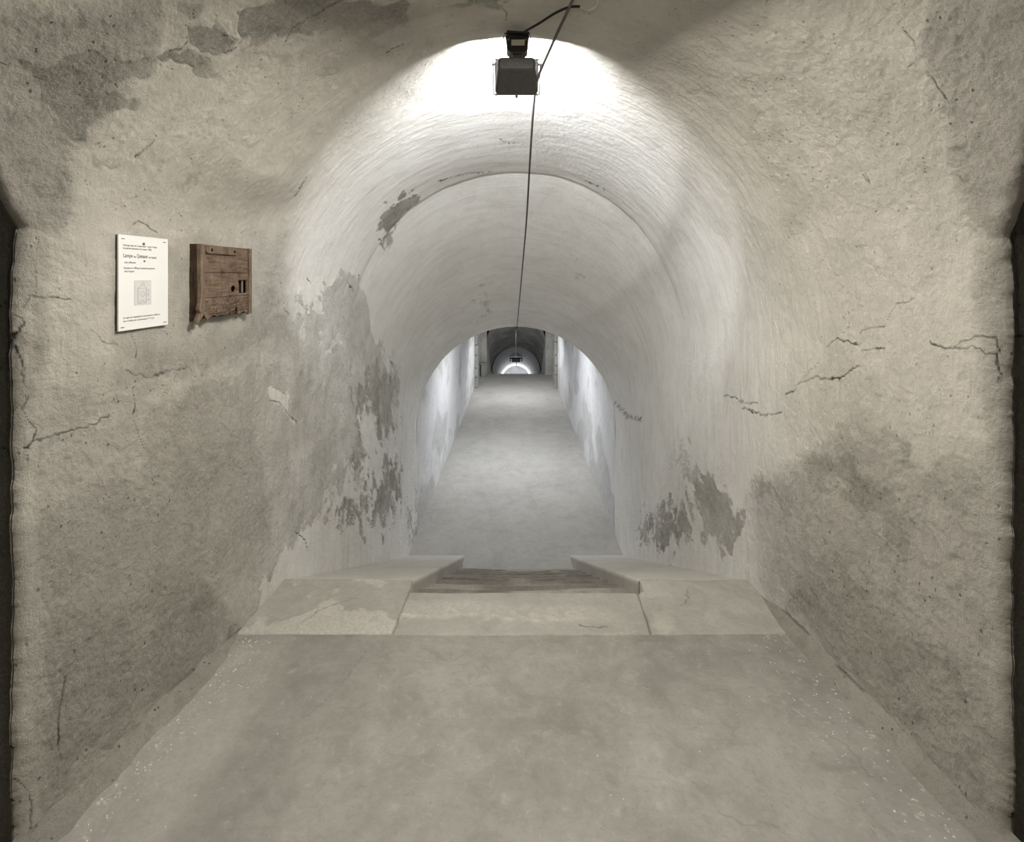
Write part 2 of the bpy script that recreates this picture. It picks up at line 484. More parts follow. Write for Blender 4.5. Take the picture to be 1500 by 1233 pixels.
def masks(y, s):
    mx, my = metric(y, s)
    wx = fbm(y * 9, s * 9, 5, 1) * 70 + fbm(y * 34, s * 34, 3, 4) * 22
    wy = fbm(y * 9, s * 9, 5, 2) * 70 + fbm(y * 34, s * 34, 3, 5) * 22
    px = mx + wx * .5; py = my + wy * .5
    def pm(st, pts, soft, lx, ly):
        q = [metric(*p) for p in pts]
        xs = [p[0] for p in q]; ys = [p[1] for p in q]
        idx = np.nonzero((mx > min(xs) - 60) & (mx < max(xs) + 60) & (my > min(ys) - 60) & (my < max(ys) + 60))
        if len(idx[0]) == 0: return None, None
        return idx, st * sstep(soft, -soft, poly_sdf(lx[idx], ly[idx], q))
    stain = np.zeros(y.shape); rough = np.zeros(y.shape); crack = np.zeros(y.shape)
    for st, pts in BARE:
        i, v = pm(st, pts, 2.5, px, py)
        if i is not None: stain[i] = np.maximum(stain[i], v)
    # scattered natural flaking, diagonal drifts on the damp zones
    dr = fbm(y * 5 + s * 3.5, s * 7 - y * 5, 5, 7)
    stain = np.where(stain > 0, stain * (.80 + 1.0 * np.clip(dr + .18, -.2, .42)), stain)
    for st, pts in WASH:
        i, v = pm(st, pts, 2.5, px, py)
        if i is not None: stain[i] *= (1 - v)
    for st, pts in ROUGH:
        i, v = pm(st, pts, 26, px, py)
        if i is not None: rough[i] = np.maximum(rough[i], v)
    nat = sstep(.13, .17, fbm(y * 3.2, s * 4.2, 6, 12)) * .35 * sstep(5, 2.5, y)
    stain = np.maximum(stain, nat * (.3 + rough))
    rough = np.maximum(rough, stain * .7)
    rough = np.maximum(rough, .35 * sstep(2.6, 1.4, y))
    cx_ = mx + fbm(y * 60, s * 60, 3, 21) * 4; cy_ = my + fbm(y * 60, s * 60, 3, 22) * 4
    for wd, pts in CRACK:
        q = [metric(*p) for p in pts]
        xs = [p[0] for p in q]; ys = [p[1] for p in q]
        idx = np.nonzero((mx > min(xs) - 9) & (mx < max(xs) + 9) & (my > min(ys) - 9) & (my < max(ys) + 9))
        if len(idx[0]):
            d = line_dist(cx_[idx], cy_[idx], q)
            crack[idx] = np.maximum(crack[idx], (.55 + .2 * min(wd, 2)) * sstep(wd * .42 + .45, wd * .1, d) * (.65 + .5 * sstep(-.15, .12, fbm(y[idx] * 14, s[idx] * 14, 3, 23))))
    warm = sstep(3.0, 1.9, y + .35 * fbm(y * 2, s * 2, 3, 9)) * .0 + sstep(2.75, 1.7, y)
    return np.clip(stain, 0, 1), crack, np.clip(rough, 0, 1), warm


def relief(y, s, stain, crack, rough):
    d = .020 * fbm(y * 1.4, s * 1.4, 3, 31)
    d += (.004 + .012 * rough) * fbm(y * 7, s * 5, 4, 32)
    d += (.0022 + .0105 * rough) * fbm(y * 30, s * 24, 4, 33)
    d += (.003 + .004 * rough) * fbm(y * 75, s * 60, 3, 37)
    d += .0060 * fbm(y * 42, s * 4.5, 4, 34)
    d += .0015 * fbm(y * 120, s * 12, 2, 35)
    d -= .0035 * stain
    d -= .002 * crack
    d += .022 * sstep(3.462, 3.445, y + .05 * fbm(s * 2.2, s * 0, 3, 36)) * sstep(1.9, 1.5, np.abs(s)) * sstep(2.6, 3.3, y)
    return d


def y_edge(h, side):
    n = .016 * fbm(h * 6 + 3, h * 0 + side * 5, 4, 41) + .010 * fbm(h * 25 + 3, h * 0 + side * 5, 3, 42)
    base = 1.172 if side < 0 else 1.188
    h0 = .115 if side < 0 else .09
    return base - np.maximum(0, h - h0) * (.78 if side < 0 else .55) + n


def shell_grid():
    ms = np.linspace(845 / 5.83, 845 / .80, 560)[::-1]
    y1 = 845.0 / ms
    ths = np.linspace(-math.pi / 2, math.pi / 2, 1101)
    tw = np.linspace(0, 1, 521)
    Y = y1[:, None]
    res = {}
    cy = c_of(y1)[:, None]; ky = k_of(y1)[:, None]; fy = f_of(y1)[:, None] - .06
    def finish(name, x, h, s, nx, nh):
        y = np.broadcast_to(Y, x.shape).copy()
        st, cr, ro, wm = masks(y, s)
        d = relief(y, s, st, cr, ro)
        if True:
            side = np.where(s < 0, -1.0, 1.0)
            ye = np.where(s < 0, y_edge(h, -1), y_edge(h, 1))
            act = (np.abs(s) > 1.25) & (h < .5)
            de = np.where(act, y - ye, 9.0)
            R = .030
            t = np.clip(R - de, 0, R)
            push = R - np.sqrt(np.maximum(R * R - t * t, 0))
            cut = de < 0
            y = np.where(act & cut, ye, y)
            d = d * np.where(act, .35 + .65 * sstep(0, .05, de), 1) - push
        wl = sstep(1.2, 1.35, y) * sstep(2.3, 2.05, y) * sstep(.42, .06, h) * sstep(-.42, -.22, h) * (s < 0)
        d = d + wl * (np.abs(x) - 1.190 - .5 * np.clip(d, -.02, .02))
        X = x + nx * d; H = h + nh * d
        return dict(x=X, y=y, h=H, s=s, cut=cut, mask=(st, cr, ro, wm))
    TH = ths[None, :]
    b = ky - cy
    x = A * np.sin(TH) + 0 * Y; h = cy + b * np.cos(TH)
    nx = -np.sin(TH) / A + 0 * Y; nh = -np.cos(TH) / b
    L = np.sqrt(nx * nx + nh * nh)
    res['vault'] = finish('vault', x, h, 1.225 * TH + 0 * Y, nx / L, nh / L)
    for side, nm in ((-1, 'left'), (1, 'right')):
        T = tw[None, :]
        h = cy + (fy - cy) * T
        x = side * A + 0 * h
        s = side * (1.924 + (cy - h))
        res[nm] = finish(nm, x, h, s, -side + 0 * h, 0 * h)
    return res


def grid_mesh(name, x, y, z, uvs, mask, mat, keep=None, flip=False, normals=None, parent=None):
    n, m = np.broadcast(x, y, z).shape; x = np.broadcast_to(x, (n, m)); y = np.broadcast_to(y, (n, m)); z = np.broadcast_to(z, (n, m))
    if uvs is not None: uvs = [np.broadcast_to(q_, (n, m)) for q_ in uvs]
    if mask is not None: mask = [np.broadcast_to(q_, x.shape) for q_ in mask]
    co = np.stack([x, y, z], -1).reshape(-1, 3).astype(np.float32)
    i, j = np.meshgrid(np.arange(n - 1), np.arange(m - 1), indexing='ij')
    a = i * m + j
    q = np.stack([a, a + 1, a + m + 1, a + m], -1).reshape(-1, 4)
    if flip: q = q[:, ::-1]
    if keep is not None: q = q[keep.reshape(-1)]
    me = bpy.data.meshes.new(name)
    me.vertices.add(len(co)); me.vertices.foreach_set('co', co.ravel())
    me.loops.add(q.size); me.loops.foreach_set('vertex_index', q.ravel().astype(np.int32))
    me.polygons.add(len(q))
    me.polygons.foreach_set('loop_start', (np.arange(len(q)) * 4).astype(np.int32))
    me.polygons.foreach_set('use_smooth', np.ones(len(q), dtype=bool))
    me.update(calc_edges=True)
    if uvs is not None:
        ul = me.uv_layers.new(name='UVMap')
        uv = np.stack([uvs[0].ravel(), uvs[1].ravel()], -1)[q.ravel()].astype(np.float32)
        ul.data.foreach_set('uv', uv.ravel())
    if mask is not None:
        at = me.color_attributes.new('mask', 'FLOAT_COLOR', 'POINT')
        cc = np.stack([np.ravel(mm) for mm in mask], -1).astype(np.float32)
        at.data.foreach_set('color', cc.ravel())
    if normals is not None:
        me.normals_split_custom_set_from_vertices([tuple(v) for v in normals.reshape(-1, 3)])
    me.materials.append(mat)
    o = bpy.data.objects.new(name, me)
    COL.objects.link(o)
    return place(o, parent)


def build_shell():
    r = shell_grid()
    # one normal field over left wall + vault + right wall, so the joints do not show
    def cat(k): return np.concatenate([r['left'][k][:, ::-1], r['vault'][k][:, 1:-1], r['right'][k]], 1)
    X, Y, H = cat('x'), cat('y'), cat('h')
    P = np.stack([X, Y, H], -1)
    gu = np.gradient(P, axis=0); gv = np.gradient(P, axis=1)
    N = np.cross(gv, gu); N /= np.maximum(np.linalg.norm(N, axis=-1, keepdims=True), 1e-9)
    nl = r['left']['x'].shape[1]; nv = r['vault']['x'].shape[1]
    parts = {'left': N[:, :nl][:, ::-1], 'vault': N[:, nl - 1:nl - 1 + nv], 'right': N[:, nl + nv - 2:]}
    # snap the shared columns
    for nm, col in (('left', 0), ('right', -1)):
        for k in ('x', 'y', 'h'):
            r['vault'][k][:, col] = r[nm][k][:, 0]
    for nm, obn in (('vault', 'ceiling'), ('left', 'wall_left'), ('right', 'wall_right')):
        g = r[nm]
        c = g['cut']
        keep = ~(c[:-1, :-1] & c[1:, :-1] & c[:-1, 1:] & c[1:, 1:])
        nn = parts[nm]
        # orient to the inside of the tunnel
        cen = np.stack([-g['x'], 0 * g['x'], (c_of(g['y']) - g['h'])], -1)
        sgn = np.sign((nn * cen).sum(-1, keepdims=True)); sgn[sgn == 0] = 1
        i0, j0 = 250, g['x'].shape[1] // 3
        pp = [np.array([g['x'][a_, b_], g['y'][a_, b_], g['h'][a_, b_]]) for a_, b_ in ((i0, j0), (i0, j0 + 1), (i0 + 1, j0 + 1))]
        fn = np.cross(pp[1] - pp[0], pp[2] - pp[1])
        o = grid_mesh(obn, g['x'], g['y'], g['h'] + EYE, (g['y'], g['s']), g['mask'], M_PL, keep,
                      flip=bool((fn * cen[i0, j0]).sum() < 0))
        tag(o, kind='structure')
        o.data.normals_split_custom_set_from_vertices((nn * sgn).reshape(-1, 3).tolist())


build_shell()


def box(name, x0, x1, y0, y1, z0, z1, mat, parent=None, bevel=0.0):
    v = [(x, y, z) for x in (x0, x1) for y in (y0, y1) for z in (z0, z1)]
    f = [(0, 1, 3, 2), (4, 6, 7, 5), (0, 4, 5, 1), (2, 3, 7, 6), (0, 2, 6, 4), (1, 5, 7, 3)]
    o = mesh_obj(name, v, f, mat, parent)
    if bevel:
        b = o.modifiers.new('bevel', 'BEVEL'); b.width = bevel; b.segments = 2
    return o


def jamb(side, name):
    hs = np.linspace(-1.56, .46, 340)[:, None]
    xo = np.concatenate([np.linspace(0, .12, 40), np.linspace(.14, 1.3, 20)])[None, :]
    ye = y_edge(hs, side)
    d = .010 * fbm(hs * 8, xo * 8, 4, 51) + .005 * fbm(hs * 30, xo * 30, 3, 52)
    fade = sstep(0, .03, xo)
    y = ye * (1 - fade) + (np.minimum(y_edge(np.minimum(hs, .1), side) * 0 + (1.180 if side < 0 else 1.196), 9) - np.maximum(0, hs - .11) * (.78 if side < 0 else .55)) * fade + d * fade
    c = c_of(ye); b = k_of(ye) - c
    xin = A * np.sqrt(np.clip(1 - (np.maximum(hs - c, 0) / b) ** 2, .2, 1)) + .026
    x = side * (xin + xo) + 0 * hs
    cr = np.zeros(x.shape)
    lines = [[(.006, .07), (.012, .02), (.020, -.03), (.012, -.09), (.016, -.15), (.012, -.22), (.0, -.28)], [(.0, -.075), (.03, -.07), (.06, -.09), (.12, -.08)], [(.01, -.45), (.04, -.43), (.08, -.45)]] if side < 0 else \
            [[(.0, -.155), (.03, -.152), (.06, -.165), (.10, -.17)], [(.02, .15), (.005, .12), (.01, .08)]]
    for L in lines:
        cr = np.maximum(cr, sstep(.0030, .0008, line_dist(xo + 0 * hs + .006 * fbm(xo * 60, hs * 60, 3, 3), hs + 0 * xo + .008 * fbm(xo * 60, hs * 60, 3, 4), L)))
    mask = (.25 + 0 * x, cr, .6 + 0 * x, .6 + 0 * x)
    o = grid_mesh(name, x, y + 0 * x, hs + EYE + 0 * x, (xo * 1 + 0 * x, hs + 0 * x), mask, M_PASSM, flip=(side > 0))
    tag(o, kind='structure')


M_PASSM = mat_plaster('passage_plaster_masked', wash=(.28, .265, .235), wash2=(.22, .21, .185), bare=(.14, .13, .11), warm=(.28, .265, .23))  # jambs darker than the walls: their shade is put into the colour
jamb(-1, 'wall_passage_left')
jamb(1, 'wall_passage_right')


def strip(name, sections, mat, kind='structure', parent=None, smooth=True):
    """loft of equally long point rows"""
    n = len(sections); m = len(sections[0])
    v = [p for s in sections for p in s]
    f = [(i * m + j, i * m + j + 1, (i + 1) * m + j + 1, (i + 1) * m + j) for i in range(n - 1) for j in range(m - 1)]
    o = mesh_obj(name, v, f, mat, parent, smooth)
    if kind and parent is None: tag(o, kind=kind)
    return o


def vault_rows(ys, cs, ks, a, n=24, z=EYE, inner=True):
    return [[(a * math.sin(t), y, z + c + (kk - c) * math.cos(t)) for t in [-math.pi / 2 + math.pi * i / n for i in range(n + 1)]]
            for y, c, kk in zip(ys, cs, ks)]


# behind and beside the camera
_ry = [-2.2, -1, 0, .806]
strip('ceiling_rear', vault_rows(_ry, [float(c_of(q_)) for q_ in _ry], [float(k_of(q_)) for q_ in _ry], A, 60), M_PLF)
for sgn, nm in ((-1, 'left'), (1, 'right')):
    x = sgn * A
    o = mesh_obj('wall_rear_' + nm, [(x, -2.2, 1.9), (x, .1, 1.7), (x, .1, EYE + .06), (x, -2.2, EYE + .06)], [(0, 1, 2, 3)], M_PLF); tag(o, kind='structure')
    xo = sgn * 2.6
    o = mesh_obj('wall_passage_end_' + nm, [(xo, -.2, 1.5), (xo, 1.3, 1.5), (xo, 1.3, 3.9), (xo, -.2, 3.9)], [(0, 1, 2, 3)], M_PASS); tag(o, kind='structure')
    o = mesh_obj('wall_passage_near_' + nm, [(x, .1, 1.5), (xo, .1, 1.5), (xo, .1, 3.9), (x, .1, 3.9)], [(0, 1, 2, 3)], M_PASS); tag(o, kind='structure')
    o = mesh_obj('ceiling_passage_' + nm, [(sgn * 1.1, .1, EYE + .455), (xo, .1, EYE + .455), (xo, 1.2, EYE + .455), (sgn * 1.1, 1.2, EYE + .455)], [(0, 1, 2, 3)], M_PASS); tag(o, kind='structure')
o = mesh_obj('wall_rear', [(-1.3, -2.2, 1.8), (1.3, -2.2, 1.8), (1.3, -2.2, 4.6), (-1.3, -2.2, 4.6)], [(0, 1, 2, 3)], M_PLF); tag(o, kind='structure')

# ---------------------------------------------------------------- floors
def floor_grid(name, xs, ys, hfun, mat, maskfun=None, amp=1.0, parent=None, side_drop=0.0):
    X, Yg = np.meshgrid(xs, ys, indexing='ij')
    h = hfun(Yg) + amp * (.012 * fbm(X * 1.8, Yg * 1.8, 3, 61) + .003 * fbm(X * 12, Yg * 12, 4, 62))
    l = np.zeros(X.shape); c = np.zeros(X.shape)
    if maskfun: l, c = maskfun(X, Yg)
    h = h - .005 * c
    o = grid_mesh(name, X, Yg, h + EYE, None, (l, c, 0 * l, 0 * l), mat, flip=True, parent=parent)
    if parent is None: tag(o, kind='structure')
    return o


def landing_mask(X, Y):
    l = .55 * sstep(-.80 - .10 * (Y - 1.2), -.99, X + .14 * fbm(X * 4, Y * 4, 4, 71)) * sstep(2.15, 1.95, Y + .25 * fbm(X * 3, Y * 3, 3, 72)) * .55  # strip of light along the left wall, painted into the floor colour
    sp = sstep(.30, .34, fbm(X * 70, Y * 70, 2, 73)) * np.clip(sstep(.85, 1.2, np.abs(X)) + .05, 0, 1)
    c = np.zeros(X.shape)
    for L in ([(1.02, 1.55), (1.05, 1.50), (1.06, 1.44), (1.03, 1.38)], [(-.62, 1.95), (-.66, 1.75), (-.72, 1.6)],
              [(.55, 1.28), (.62, 1.25), (.70, 1.25)]):
        c = np.maximum(c, .22 * sstep(.005, .001, line_dist(X + .03 * fbm(X * 30, Y * 30, 3, 5), Y + .03 * fbm(X * 30, Y * 30, 3, 6), L)))
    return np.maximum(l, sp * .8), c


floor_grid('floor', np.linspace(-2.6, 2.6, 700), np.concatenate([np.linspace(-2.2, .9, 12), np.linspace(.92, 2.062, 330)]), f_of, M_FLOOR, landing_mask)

stairs = empty('staircase', (0, 2.38, EYE - 1.61), 'short stone staircase going down between two sloping ramps', 'staircase')


def slab(name, poly, y0, y1, mat, joint=.0015, lift=0.0, mask=None, seed=0, parent=None, n=120):
    """poly(y)->(x0,x1); a stone with its own edges, top following f_of"""
    ys = np.linspace(y0 + joint, y1, n); t = np.linspace(0, 1, n)
    Yg = np.broadcast_to(ys[None, :], (n, n)).copy()
    x0, x1 = poly(Yg)
    X = x0 + joint + (x1 - x0 - 2 * joint) * t[:, None]
    e = np.minimum(np.minimum(X - x0, x1 - X), Yg - y0)
    h = f_of(Yg) + lift + .010 * fbm(X * 4, Yg * 4, 3, 80 + seed) + .006 * fbm(X * 16, Yg * 16, 4, 81 + seed) - .006 * sstep(.012, 0, e + .014 * fbm(X * 20, Yg * 20, 3, 82))
    # raw edge wobble
    X = X + .012 * fbm(Yg * 12, t[:, None] * 3 + seed, 3, 84) * (np.abs(t[:, None] - .5) * 2) ** 6
    l, c = mask(X, Yg) if mask else (0 * X, 0 * X)
    h = h - .006 * c + .004 * l
    # skirt
    def ring(a, k0, k1):
        a = np.concatenate([a[:1], a, a[-1:]], 0); return np.concatenate([a[:, :1], a, a[:, -1:]], 1)
    Xs, Ys, Hs = ring(X, 0, 0), ring(Yg, 0, 0), ring(h, 0, 0).copy()
    Hs[0, :] -= .12; Hs[-1, :] -= .12; Hs[:, 0] -= .12; Hs[:, -1] -= .12
    ll, cc2 = ring(l, 0, 0), ring(c, 0, 0)
    return grid_mesh(name, Xs, Ys, Hs + EYE, None, (ll, cc2, 0 * ll, 0 * ll), mat, flip=True, parent=parent)


def m_left(X, Y):
    v = sstep(.02, .10, fbm(X * 7, Y * 7, 5, 91) + .25 * sstep(2.3, 2.1, Y) - .12)
    c = sstep(.006, .001, line_dist(X + .05 * fbm(X * 30, Y * 30, 3, 5), Y + .05 * fbm(X * 30, Y * 30, 3, 6), [(-.98, 2.12), (-.95, 2.2), (-.86, 2.3), (-.80, 2.32)]))
    return v * .7, c * .35


def m_mid(X, Y):
    d = Y - (2.15 + .05 * np.abs(X - .0) + .10 * fbm(X * 3.0, Y * 0 + 2, 3, 92) + .035 * fbm(X * 24, Y * 24, 3, 93))
    edge = sstep(.028, .004, np.abs(d - .01)) * sstep(.42, .15, X)
    band = sstep(0, .03, d) * sstep(.17, .09, d) * sstep(.55, .2, X) * (.35 + 1.3 * np.clip(fbm(X * 45, Y * 45, 3, 94) + .1, 0, .5))
    c = sstep(.010, .002, line_dist(X + .06 * fbm(X * 30, Y * 30, 3, 7), Y + .06 * fbm(X * 30, Y * 30, 3, 8), [(.30, 2.13), (.36, 2.115), (.42, 2.12)]))
    return np.clip(edge * .9 * (.6 + fbm(X * 18, Y * 18, 3, 97) * 2) + band * .8, 0, 1), c * .6


def m_right(X, Y):
    v = .25 * sstep(.1, .2, fbm(X * 6, Y * 6, 4, 95))
    c = sstep(.005, .001, line_dist(X + .03 * fbm(X * 30, Y * 30, 3, 7), Y + .03 * fbm(X * 30, Y * 30, 3, 8), [(.80, 2.27), (.85, 2.33), (.87, 2.40)]))
    return v, c * .4


slab('sill_slab', lambda y: (-1.24 + 0 * y, -.545 + 0 * y), 2.06, 2.505, M_SLAB, mask=m_left, seed=1, lift=.004, parent=stairs)
slab('sill_slab', lambda y: (-.545 + 0 * y, .615 - .07 * (2.38 - y)), 2.06, 2.382, M_SLAB, mask=m_mid, seed=2, lift=.002, parent=stairs)
slab('sill_slab', lambda y: (.615 - .07 * (2.38 - y) + .03 * (y > 2.382), 1.24 + 0 * y), 2.06, 2.505, M_SLAB, mask=m_right, seed=3, lift=.004, parent=stairs)

# the sloping cheeks on both sides of the steps
def ramp(side, xi0, xi1):
    n = 70
    rows = []
    y = np.linspace(2.497, 5.365, n)[None, :]
    t = np.linspace(0, 1, 40)[:, None]
    xi = xi0 + (xi1 - xi0) * (y - 2.5) / 2.865
    xi = xi + .004 * fbm(y * 14, y * 0 + side, 3, 101)
    X = xi * (1 - t) + side * 1.238 * t
    Yg = y + 0 * t
    H = f_of(Yg) + .004 * fbm(X * 8, Yg * 8, 3, 102) - .006 * sstep(.012, 0, np.abs(X - xi))
    H = H + .012 * sstep(5.25, 5.36, Yg)
    # inner face down
    Xi = np.concatenate([X[:1] + side * .004, X[:1] + side * .002, X], 0)
    Hi = np.concatenate([H[:1] - .55, H[:1] - .02, H], 0)
    Yi = np.concatenate([Yg[:1], Yg[:1], Yg], 0)
    # end face down
    Xi = np.concatenate([Xi, Xi[:, -1:]], 1); Yi = np.concatenate([Yi, Yi[:, -1:] + .004], 1)
    Hi = np.concatenate([Hi, Hi[:, -1:] - .25], 1)
    z = 0 * Xi
    l = sstep(.05, .18, fbm(Xi * 3, Yi * 1.2, 4, 103)) * .25
    return grid_mesh('sloping_ramp', Xi, Yi, Hi + EYE, None, (l, z, z, z), M_RAMP, flip=(side > 0), parent=stairs)


ramp(-1, -.545, -.59)
ramp(1, .648, .614)

# steps
for k in range(1, 10):
    y0 = 2.38 + .31 * (k - 1); y1 = y0 + .31 + (.012 if k < 9 else .0)
    h = -1.61 - .1767 * k
    if k == 9: break
    nx, ny = 60, 14
    xs = np.linspace(-.60, .66, nx); ysn = np.concatenate([np.linspace(y0 - .01, y1 - .02, ny - 5), np.linspace(y1 - .012, y1, 5)])
    X, Yg = np.meshgrid(xs, ysn, indexing='ij')
    wear = .012 * sstep(.5, .1, np.abs(X))
    H = h + .006 * fbm(X * 9, Yg * 9 + k, 4, 110 + k) - wear - .010 * sstep(y1 - .014, y1, Yg)
    Yg = Yg + .012 * fbm(X * 8, X * 0 + k, 4, 120 + k) * sstep(y1 - .05, y1, Yg)
    X = np.concatenate([X, X[:, -1:], ], 1); Yg = np.concatenate([Yg, Yg[:, -1:] - .004], 1); H = np.concatenate([H, H[:, -1:] - .19], 1)
    l = .50 * sstep(y1 - .022, y1 - .008, Yg) * sstep(-.2, .05, fbm(X * 5, X * 0 + k, 3, 131)) + .35 * sstep(.06, .14, fbm(X * 2.2, Yg * 2 + k * 3, 3, 130))
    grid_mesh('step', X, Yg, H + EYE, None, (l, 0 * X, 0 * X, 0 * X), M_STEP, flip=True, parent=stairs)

def low_mask(X, Y):
    return .15 * sstep(.05, .2, fbm(X * 1.5, Y * .8, 4, 141)), 0 * X


floor_grid('floor_lower', np.linspace(-1.32, 1.32, 120), np.linspace(4.85, 15.3, 300), lambda y: -3.2 + 0 * y, M_LOW, low_mask, amp=.6)

# ---------------------------------------------------------------- mortar fillets at the foot of the walls
def fillet(side, y0, y1, name, wdt, hgt, rag):
    n, m = 420, 22
    y = np.linspace(y0, y1, n)[:, None]; t = np.linspace(0, 1, m)[None, :]
    ww = wdt * (1 + rag * 2.2 * fbm(y * 5, y * 0 + side, 4, 151)); hh = hgt * (1 + rag * 2.2 * fbm(y * 4, y * 0 + side * 3, 4, 152))
    tp = sstep(y1, y1 - .25, y); ww = ww * (.15 + .85 * tp); hh = hh * (.1 + .9 * tp)
    base = f_of(y)
    x = side * (A + .012 - ww * (1 - t) ** 1.0 - .012)
    h = base - .012 + (hh + .012) * (t ** 1.15)
    d = .010 * rag * fbm(y * 30, t * 4, 4, 153) + .006 * fbm(y * 70, t * 8, 3, 154)
    X = x - side * d * .7 * np.sin(math.pi * t); H = h + d * .7 * np.sin(math.pi * t)
    X = X + side * .02 * (t > .97)
    st = .08 * sstep(0, .15, fbm(y * 12, t * 3, 4, 155)) + 0 * X
    cr = .8 * sstep(.10, .03, t + 0 * y) * sstep(-.2, .0, fbm(y * 15, y * 0, 3, 156)) + .5 * sstep(.86, .95, t + 0 * y) * sstep(.0, .15, fbm(y * 9, y * 0, 3, 157))
    o = grid_mesh(name, X, y + 0 * X, H + EYE, (y + 0 * X, side * (3.1 + t) + 0 * X), (st, cr, .9 + 0 * X, 1 + 0 * X), M_PL, flip=(side < 0))
    tag(o, kind='structure')


fillet(-1, 1.13, 2.10, 'baseboard_left', .060, .060, 1.0)
fillet(1, 1.13, 2.36, 'baseboard_right', .055, .062, .35)

# ---------------------------------------------------------------- lower hall (beyond the stairs)
HY0, HY1 = 5.82, 15.1
def hall_wall(side, name):
    y = np.linspace(HY0, HY1, 260)[:, None]; t = np.linspace(0, 1, 60)[None, :]
    a = np.interp(y, [5.82, 13.3, 15.1], [1.225, 1.175, 1.16])
    h = -3.25 + t * 2.0 + 0 * y
    s = side * (1.924 - 1.25 - h)
    X = side * a + 0 * h; Yg = y + 0 * h
    st = np.clip(sstep(.02, .12, fbm(Yg * 1.6, h * 2.2, 5, 161 + side) + .10 * sstep(-2.0, -3.1, h) - .02) * .5, 0, 1)
    ro = .25 + .4 * st
    d = .012 * fbm(Yg * 1.2, h * 1.2, 3, 162) + .006 * fbm(Yg * 6, h * 6, 3, 163)
    X = X - side * d * sstep(0, .3, Yg - HY0)
    o = grid_mesh(name, X, Yg, h + EYE, (Yg, s), (st, 0 * st, ro, 0 * st), M_HALLM, flip=(side > 0))
    tag(o, kind='structure')


M_HALLM = mat_plaster('hall_plaster_masked', wash=(.78, .785, .80), wash2=(.70, .705, .72), bare=(.42, .41, .39), warm=(.7, .7, .7))
hall_wall(-1, 'wall_hall_left'); hall_wall(1, 'wall_hall_right')
strip('ceiling_hall', vault_rows([HY0, 9, 13, HY1], [-1.26] * 4, [-.05] * 4, 1.235, 32), M_HALL)
# lunette closing the hall above the arch where the stair vault comes in
n = 32; rows = []
for (cc, kk, aa) in ((-1.86, -.635, 1.225), (-1.26, -.04, 1.24)):
    rows.append([(aa * math.sin(t), 5.83, EYE + cc + (kk - cc) * math.cos(t)) for t in [-math.pi / 2 + math.pi * i / n for i in range(n + 1)]])
rows[1][0] = (-1.24, 5.83, EYE - 1.86); rows[1][-1] = (1.24, 5.83, EYE - 1.86)
strip('wall_hall_near', rows, M_HALL, smooth=False)

# end wall of the hall with its tall opening
PY = 15.12; PW = .945
def prism(name, pts, y0, y1, mat, parent=None, kind=None):
    """polygon in x,h extruded from y0 to y1"""
    n = len(pts)
    v = [(x, y0, EYE + h) for x, h in pts] + [(x, y1, EYE + h) for x, h in pts]
    f = [tuple(range(n)), tuple(range(2 * n - 1, n - 1, -1))] + [(i, (i + 1) % n, n + (i + 1) % n, n + i)[::-1] for i in range(n)]
    o = mesh_obj(name, v, f, mat, parent)
    if kind: tag(o, kind=kind)
    return o


M_STAINP = mat_plaster('stained_plaster', masked=False, wash=(.58, .565, .52), wash2=(.42, .40, .36), bare=(.24, .215, .19))
for sgn, nm in ((-1, 'left'), (1, 'right')):
    prism('wall_end_' + nm, [(sgn * PW, -3.25), (sgn * 1.25, -3.25), (sgn * 1.25, .0), (sgn * PW, .0)], PY, PY + .25, M_STAINP, kind='structure')
prism('wall_end_top', [(-PW, -.95), (PW, -.95), (PW, .0), (-PW, .0)], PY, PY + .25, M_STAINP, kind='structure')

# stone piers beside the opening, built of stacked blocks
for sgn, lab in ((-1, 'grey block pier at the left side of the far opening'), (1, 'grey block pier at the right side of the far opening')):
    pier = empty('stone_pier', (sgn * 1.12, 13.6, 0), lab, 'pier', None)
    z = 0.0; i = 0
    rnd = random.Random(5 + sgn)
    while z < 1.9:
        hh = rnd.uniform(.26, .40)
        xi = sgn * (1.095 + rnd.uniform(-.012, .012))
        b = box('stone_block', min(xi, sgn * 1.168), max(xi, sgn * 1.168), 13.35 + rnd.uniform(-.02, .02), 13.75 + rnd.uniform(-.05, .05), z + .008, z + hh - .008, M_QUOIN, pier, bevel=.015)
        z += hh; i += 1
pb = empty('stone_bollard', (-1.035, 14.93, 0), 'small grey upright stone block standing by the left pier of the far opening', 'block')
box('block', -1.11, -.955, 14.85, 15.02, .0, .36, M_QUOIN, pb, bevel=.02)
box('capping', -1.125, -.94, 14.835, 15.035, .36, .43, M_QUOIN, pb, bevel=.012)

# ---------------------------------------------------------------- far descending tunnel
TW = .95
ty = [15.35, 18.0, 26.0, 34.0]
tc = [-2.19, -3.68, -5.72, -7.5]
tk = [-1.22, -2.74, -4.80, -6.6]
def tf(y): return float(np.interp(y, [15.3, 21.5, 26, 34], [-3.2, -6.7, -8.2, -9.6]))
strip('ceiling_tunnel', vault_rows(ty[:2], tc[:2], tk[:2], TW, 32), M_GREYV)
strip('ceiling_tunnel_far', vault_rows(ty[1:], tc[1:], tk[1:], TW - .03, 32), M_HALL)
for sgn, nm in ((-1, 'left'), (1, 'right')):
    yy = [15.35, 16, 17, 18, 20, 22, 26, 34]
    rows = [[(sgn * TW, y, EYE + tf(y) - .05), (sgn * TW, y, EYE + float(np.interp(y, ty, tc)) + .01)] for y in yy]
    strip('wall_tunnel_' + nm, rows, M_GREYV if False else M_HALL, smooth=False)
rows = [[(-TW - .05, y, EYE + tf(y)), (TW + .05, y, EYE + tf(y))] for y in [15.3, 21.5, 26, 34]]
